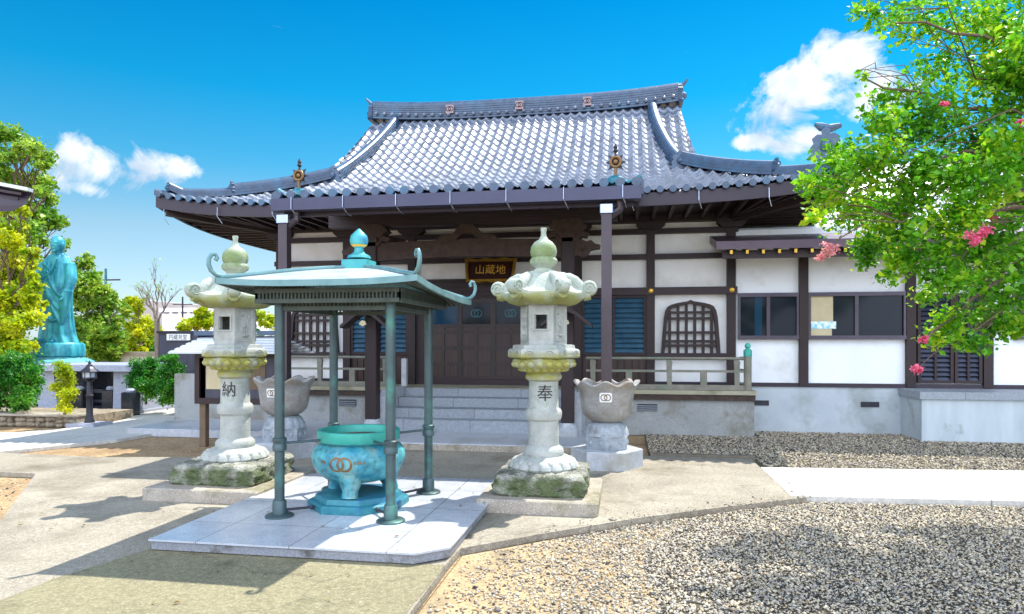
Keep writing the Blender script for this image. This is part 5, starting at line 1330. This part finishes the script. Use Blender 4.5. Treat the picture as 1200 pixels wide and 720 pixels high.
# crape myrtle on the right
cl = []
R_ = random.Random(21)
spec = [(1030,12,34,.5),(1075,22,40,.5),(1130,25,45,.6),(1185,30,45,.9),(1230,60,60,1),(1100,70,36,.45),(1150,90,40,.8),(1195,105,50,1),
 (1050,110,30,.6),(1010,92,12,.35),(1030,140,30,.9),(1085,140,45,1),(1140,160,50,1),(1195,175,50,1),
 (985,185,30,.9),(1025,195,45,1),(1080,205,50,1),(1140,220,50,1),(1195,235,50,1),(960,225,30,1),(1000,240,42,1.1),(1050,255,46,1.1),(1105,265,48,1),(1160,280,50,.9),(1200,300,45,.9),
 (955,255,16,.8),(1020,290,30,1),(1065,305,34,1),(1110,325,36,1),(1150,335,36,.9),(1195,345,36,.9),(1085,345,18,.9),(1120,372,28,.9),(1160,375,32,.9),(1195,385,32,.8),
 (1100,395,22,.8),(1128,402,18,.8),(1150,400,20,.7),(985,205,20,.9),(945,215,14,.8),(1045,325,16,.8)]
for (x, y, r, w) in spec:
    Z = R_.uniform(5.3, 6.9); p = at(x, y, Z); cl.append((p, r*Z/800, w))
for _ in range(16):    # the rest of the crown, out of the frame on the right
    Z = R_.uniform(5.2, 8.2); cl.append((at(R_.uniform(1230,1480), R_.uniform(-60,300), Z), .45, .6))
tb = at(1385, 400, 5.9); tb.z = -.05; fk = at(1330, 250, 6.6)
CM = tree('crape_myrtle', 'leafy green crape myrtle with pink blossoms reaching in from the right', 'tree', tb, cl, 44000, .06, M['leaf'], M['bark'], .15, fork=fk, sub=16, subr=.46, seed=3, bs=.1)
mb = MB(); rr = random.Random(9)
for a, b, c, d in (((1330,250),(1180,170),(1090,200),(1000,225)),((1320,240),(1200,130),(1100,120),(1010,90)),((1340,260),(1210,300),(1140,350),(1085,400)),((1330,230),(1220,80),(1150,40),(1020,15)),((1320,245),(1190,195),(1110,180),(1050,215)),((1330,255),(1180,245),(1090,260),(990,240))):
    pts = [at(*a, 6.5), at(*b, 6.2), at(*c, 6.0), at(*d, 5.9)]; fine = []
    for i in range(3):
        for t in (0, .25, .5, .75): fine.append(pts[i].lerp(pts[i+1], t)+Vector((rr.uniform(-.04,.04), rr.uniform(-.05,.05), rr.uniform(-.04,.04))))
    fine.append(pts[3]); mb.tube(fine, [.026*(1-i/len(fine))+.004 for i in range(len(fine))], 7)
mb.build('boughs', M['bark'], CM, True)
for (x, y, r, Z) in ((971,293,13,5.8),(1140,280,12,5.0),(1156,272,10,5.0),(1148,276,9,5.0),(978,290,9,5.6),(1078,431,8,5.7),(1074,431,6,5.7),(1081,400,7,5.7),(1087,263,7,5.6),(1165,255,6,5.6),(1107,122,5,5.5),(1197,145,6,5.5),(962,300,8,5.8)):
    V_, F = leaves([(at(x, y, Z), r*Z/800, 1)], 150, .026, .8, 5, .5); link_mesh('blossom', V_, F, M['flower_pale'] if x < 1000 else M['flower'], CM)
for (x, y) in ((1078,430),(1081,400),(971,293)):
    mb = MB(); mb.tube([at(x, y, 5.75), at(x+14, y-14, 5.75), at(x+40, y-30, 5.8)], [.003,.005,.007], 5); mb.build('twig', M['bark'], CM, True)

# left trees
def fill_px(x0, x1, y0, y1, n, r, seed, hole=None):
    q = random.Random(seed); o_ = []
    while len(o_) < n:
        x, y = q.uniform(x0, x1), q.uniform(y0, y1)
        if hole and hole(x, y): continue
        o_.append((x, y, q.uniform(.6, 1.1)*r, q.uniform(.6, 1.1)))
    return o_
def cl_px(lst, Zr, seed):
    q = random.Random(seed); o_ = []
    for x, y, r, w in lst: Z = q.uniform(*Zr); o_.append((at(x, y, Z), r*Z/800, w))
    return o_
def base_px(x, Z): p = at(x, 400, Z); p.z = -.05; return p
tree('broadleaf_tree', 'tall green tree behind the statue at the left edge', 'tree', base_px(20, 22),
     cl_px([(10,160,26,1),(35,180,24,.9),(50,215,22,.9),(15,215,30,1),(45,250,26,1),(70,262,14,.7),(20,270,30,1),(-20,200,50,1),(-60,240,60,1),(72,290,14,.8),(60,230,16,.7),(20,320,35,1),(55,320,25,.8)]+fill_px(-20,62,140,330,34,15,41,lambda x,y: x > 30+(y-130)*.35), (20,23), 5), 24000, .15, M['leaf_l'], M['bark'], .22, fork=at(15, 330, 22), seed=5)
tree('yellow_green_tree', 'bright yellow green tree left of the statue', 'tree', base_px(5, 17),
     cl_px([(12,270,20,.8),(20,310,22,1),(10,345,26,1),(35,345,16,.8),(25,380,26,1),(5,400,28,1),(30,410,18,.8),(-20,340,40,1),(-30,400,40,1),(8,240,12,.6)]+fill_px(-10,42,240,420,26,13,42), (15.6,17.2), 6), 20000, .11, M['leaf_y'], M['bark'], .12, fork=at(5, 400, 17), seed=6)
tree('pale_green_tree', 'pale green multi stemmed tree right of the statue', 'tree', base_px(118, 23),
     cl_px([(100,310,16,.8),(108,335,20,1),(125,355,20,1),(98,350,18,.9),(112,380,24,1),(130,390,20,1),(92,385,18,1),(140,375,10,.7),(105,408,22,1),(135,412,18,1),(90,325,14,.8)]+fill_px(86,150,300,415,22,11,43,lambda x,y: y < 290+(x-86)*.9), (22,24), 7), 15000, .14, M['leaf_l'], M['bark2'], .10, fork=at(112, 395, 23), seed=7)
tree('small_pale_tree', 'small yellowish tree behind the wall just left of the bare tree', 'tree', base_px(165, 25),
     cl_px([(160,362,12,.8),(168,380,15,1),(155,395,15,1),(172,400,14,1),(180,385,10,.7),(160,412,16,1),(176,412,14,1)]+fill_px(148,186,350,415,10,9,44), (24,26), 8), 7000, .14, M['leaf_y'], M['bark2'], .08, fork=at(165, 405, 25), seed=8)
tree('distant_tree', 'green treetop showing above the dark building', 'tree', base_px(232, 28),
     cl_px([(225,380,12,1),(240,376,14,1),(215,384,9,.8),(252,372,10,.8),(300,372,12,.8),(318,378,12,1),(270,380,14,1),(235,366,8,.7)], (27,29), 9), 4500, .17, M['leaf_y'], M['bark'], .1, fork=at(235, 400, 28), seed=9)
# hedge shrubs
def shrub(lab, px, py_base, Z, cls, n, size, mat, group=None, name='shrub', seed=3):
    p = at(px, py_base, Z); return tree(name, lab, 'shrub', p, cl_px(cls, (Z-.35, Z+.35), seed), n, size, mat, M['bark'], .03, group=group, fork=p.lerp(Vector(at(px, py_base-25, Z)), .6), sub=10, subr=.5, seed=seed, squash=1)
shrub('dense dark green shrub at the left edge behind the rubble wall', 18, 488, 13.4, [(8,430,22,1),(25,440,20,1),(12,460,20,1),(34,455,15,1),(22,475,14,.6),(-15,440,30,1),(36,435,10,.8),(-10,470,20,.7),(22,425,14,1),(38,445,12,1),(28,465,14,1)], 16000, .06, M['leaf_d'], seed=11)
shrub('narrow yellow green columnar shrub in front of the altar', 76, 486, 12.9, [(72,430,9,1),(76,443,12,1),(74,456,12,1),(80,466,11,1),(77,477,9,.9)], 4500, .048, M['leaf_y'], seed=12)
shrub('left round bush of the pair beside the dark building', 171, 474, 15.3, [(163,428,13,1),(175,430,13,1),(168,444,17,1),(180,446,12,1),(170,458,15,1),(159,445,12,1),(176,460,11,1)], 9000, .055, M['leaf_d'], 'bushes beside the dark building', seed=13)
shrub('right upright bush of the pair, nearest the notice board', 199, 474, 15.0, [(198,425,11,1),(204,434,12,1),(195,438,13,1),(202,450,15,1),(195,455,12,1),(199,464,12,1)], 8000, .055, M['leaf_d'], 'bushes beside the dark building', seed=14)
tree('background_hedge', 'green hedge running behind the statue and the far wall', 'hedge', base_px(60, 26),
     cl_px([(x, 400+(x*7 % 9), 22, 1) for x in range(-40, 330, 24)], (25, 27), 10), 7000, .18, M['leaf_d'], M['bark'], .1, fork=at(60, 405, 26), seed=10)
# bare tree
p = base_px(185, 18.5); BT = empty('bare_tree', p, 'thin nearly leafless tree beside the dark building', 'tree'); rr = random.Random(15)
mb = MB(); limb(mb, p, at(184, 375, 18.5), .1, .07, rr, 6, .02); mb.build('trunk', M['bark2'], BT, True)
mb = MB(); tips = []
def grow(a, d, L_, r, dep):
    b = a+d*L_; limb(mb, a, b, r, r*.6, rr, 4, .05)
    if dep == 0: tips.append(b); return
    for _ in range(3 if dep > 1 else 2):
        nd = (d+Vector((rr.uniform(-.75,.75), rr.uniform(-.6,.6), rr.uniform(-.1,.45)))).normalized(); grow(a.lerp(b, rr.uniform(.6,1)), nd, L_*rr.uniform(.6,.82), r*.55, dep-1)
for px, py in ((170,345),(184,332),(200,350),(178,350)):
    a = at(184, 378, 18.5); b = at(px, py, 18.5+rr.uniform(-.4,.4)); grow(a, (b-a).normalized(), (b-a).length*.6, .03, 3)
mb.build('branches', M['bark2'], BT, True)
V_, F = leaves([(t, .12, 1) for t in tips], 150, .06, 1, 3, .6); link_mesh('sparse_leaves', V_, F, M['leaf_l'], BT)
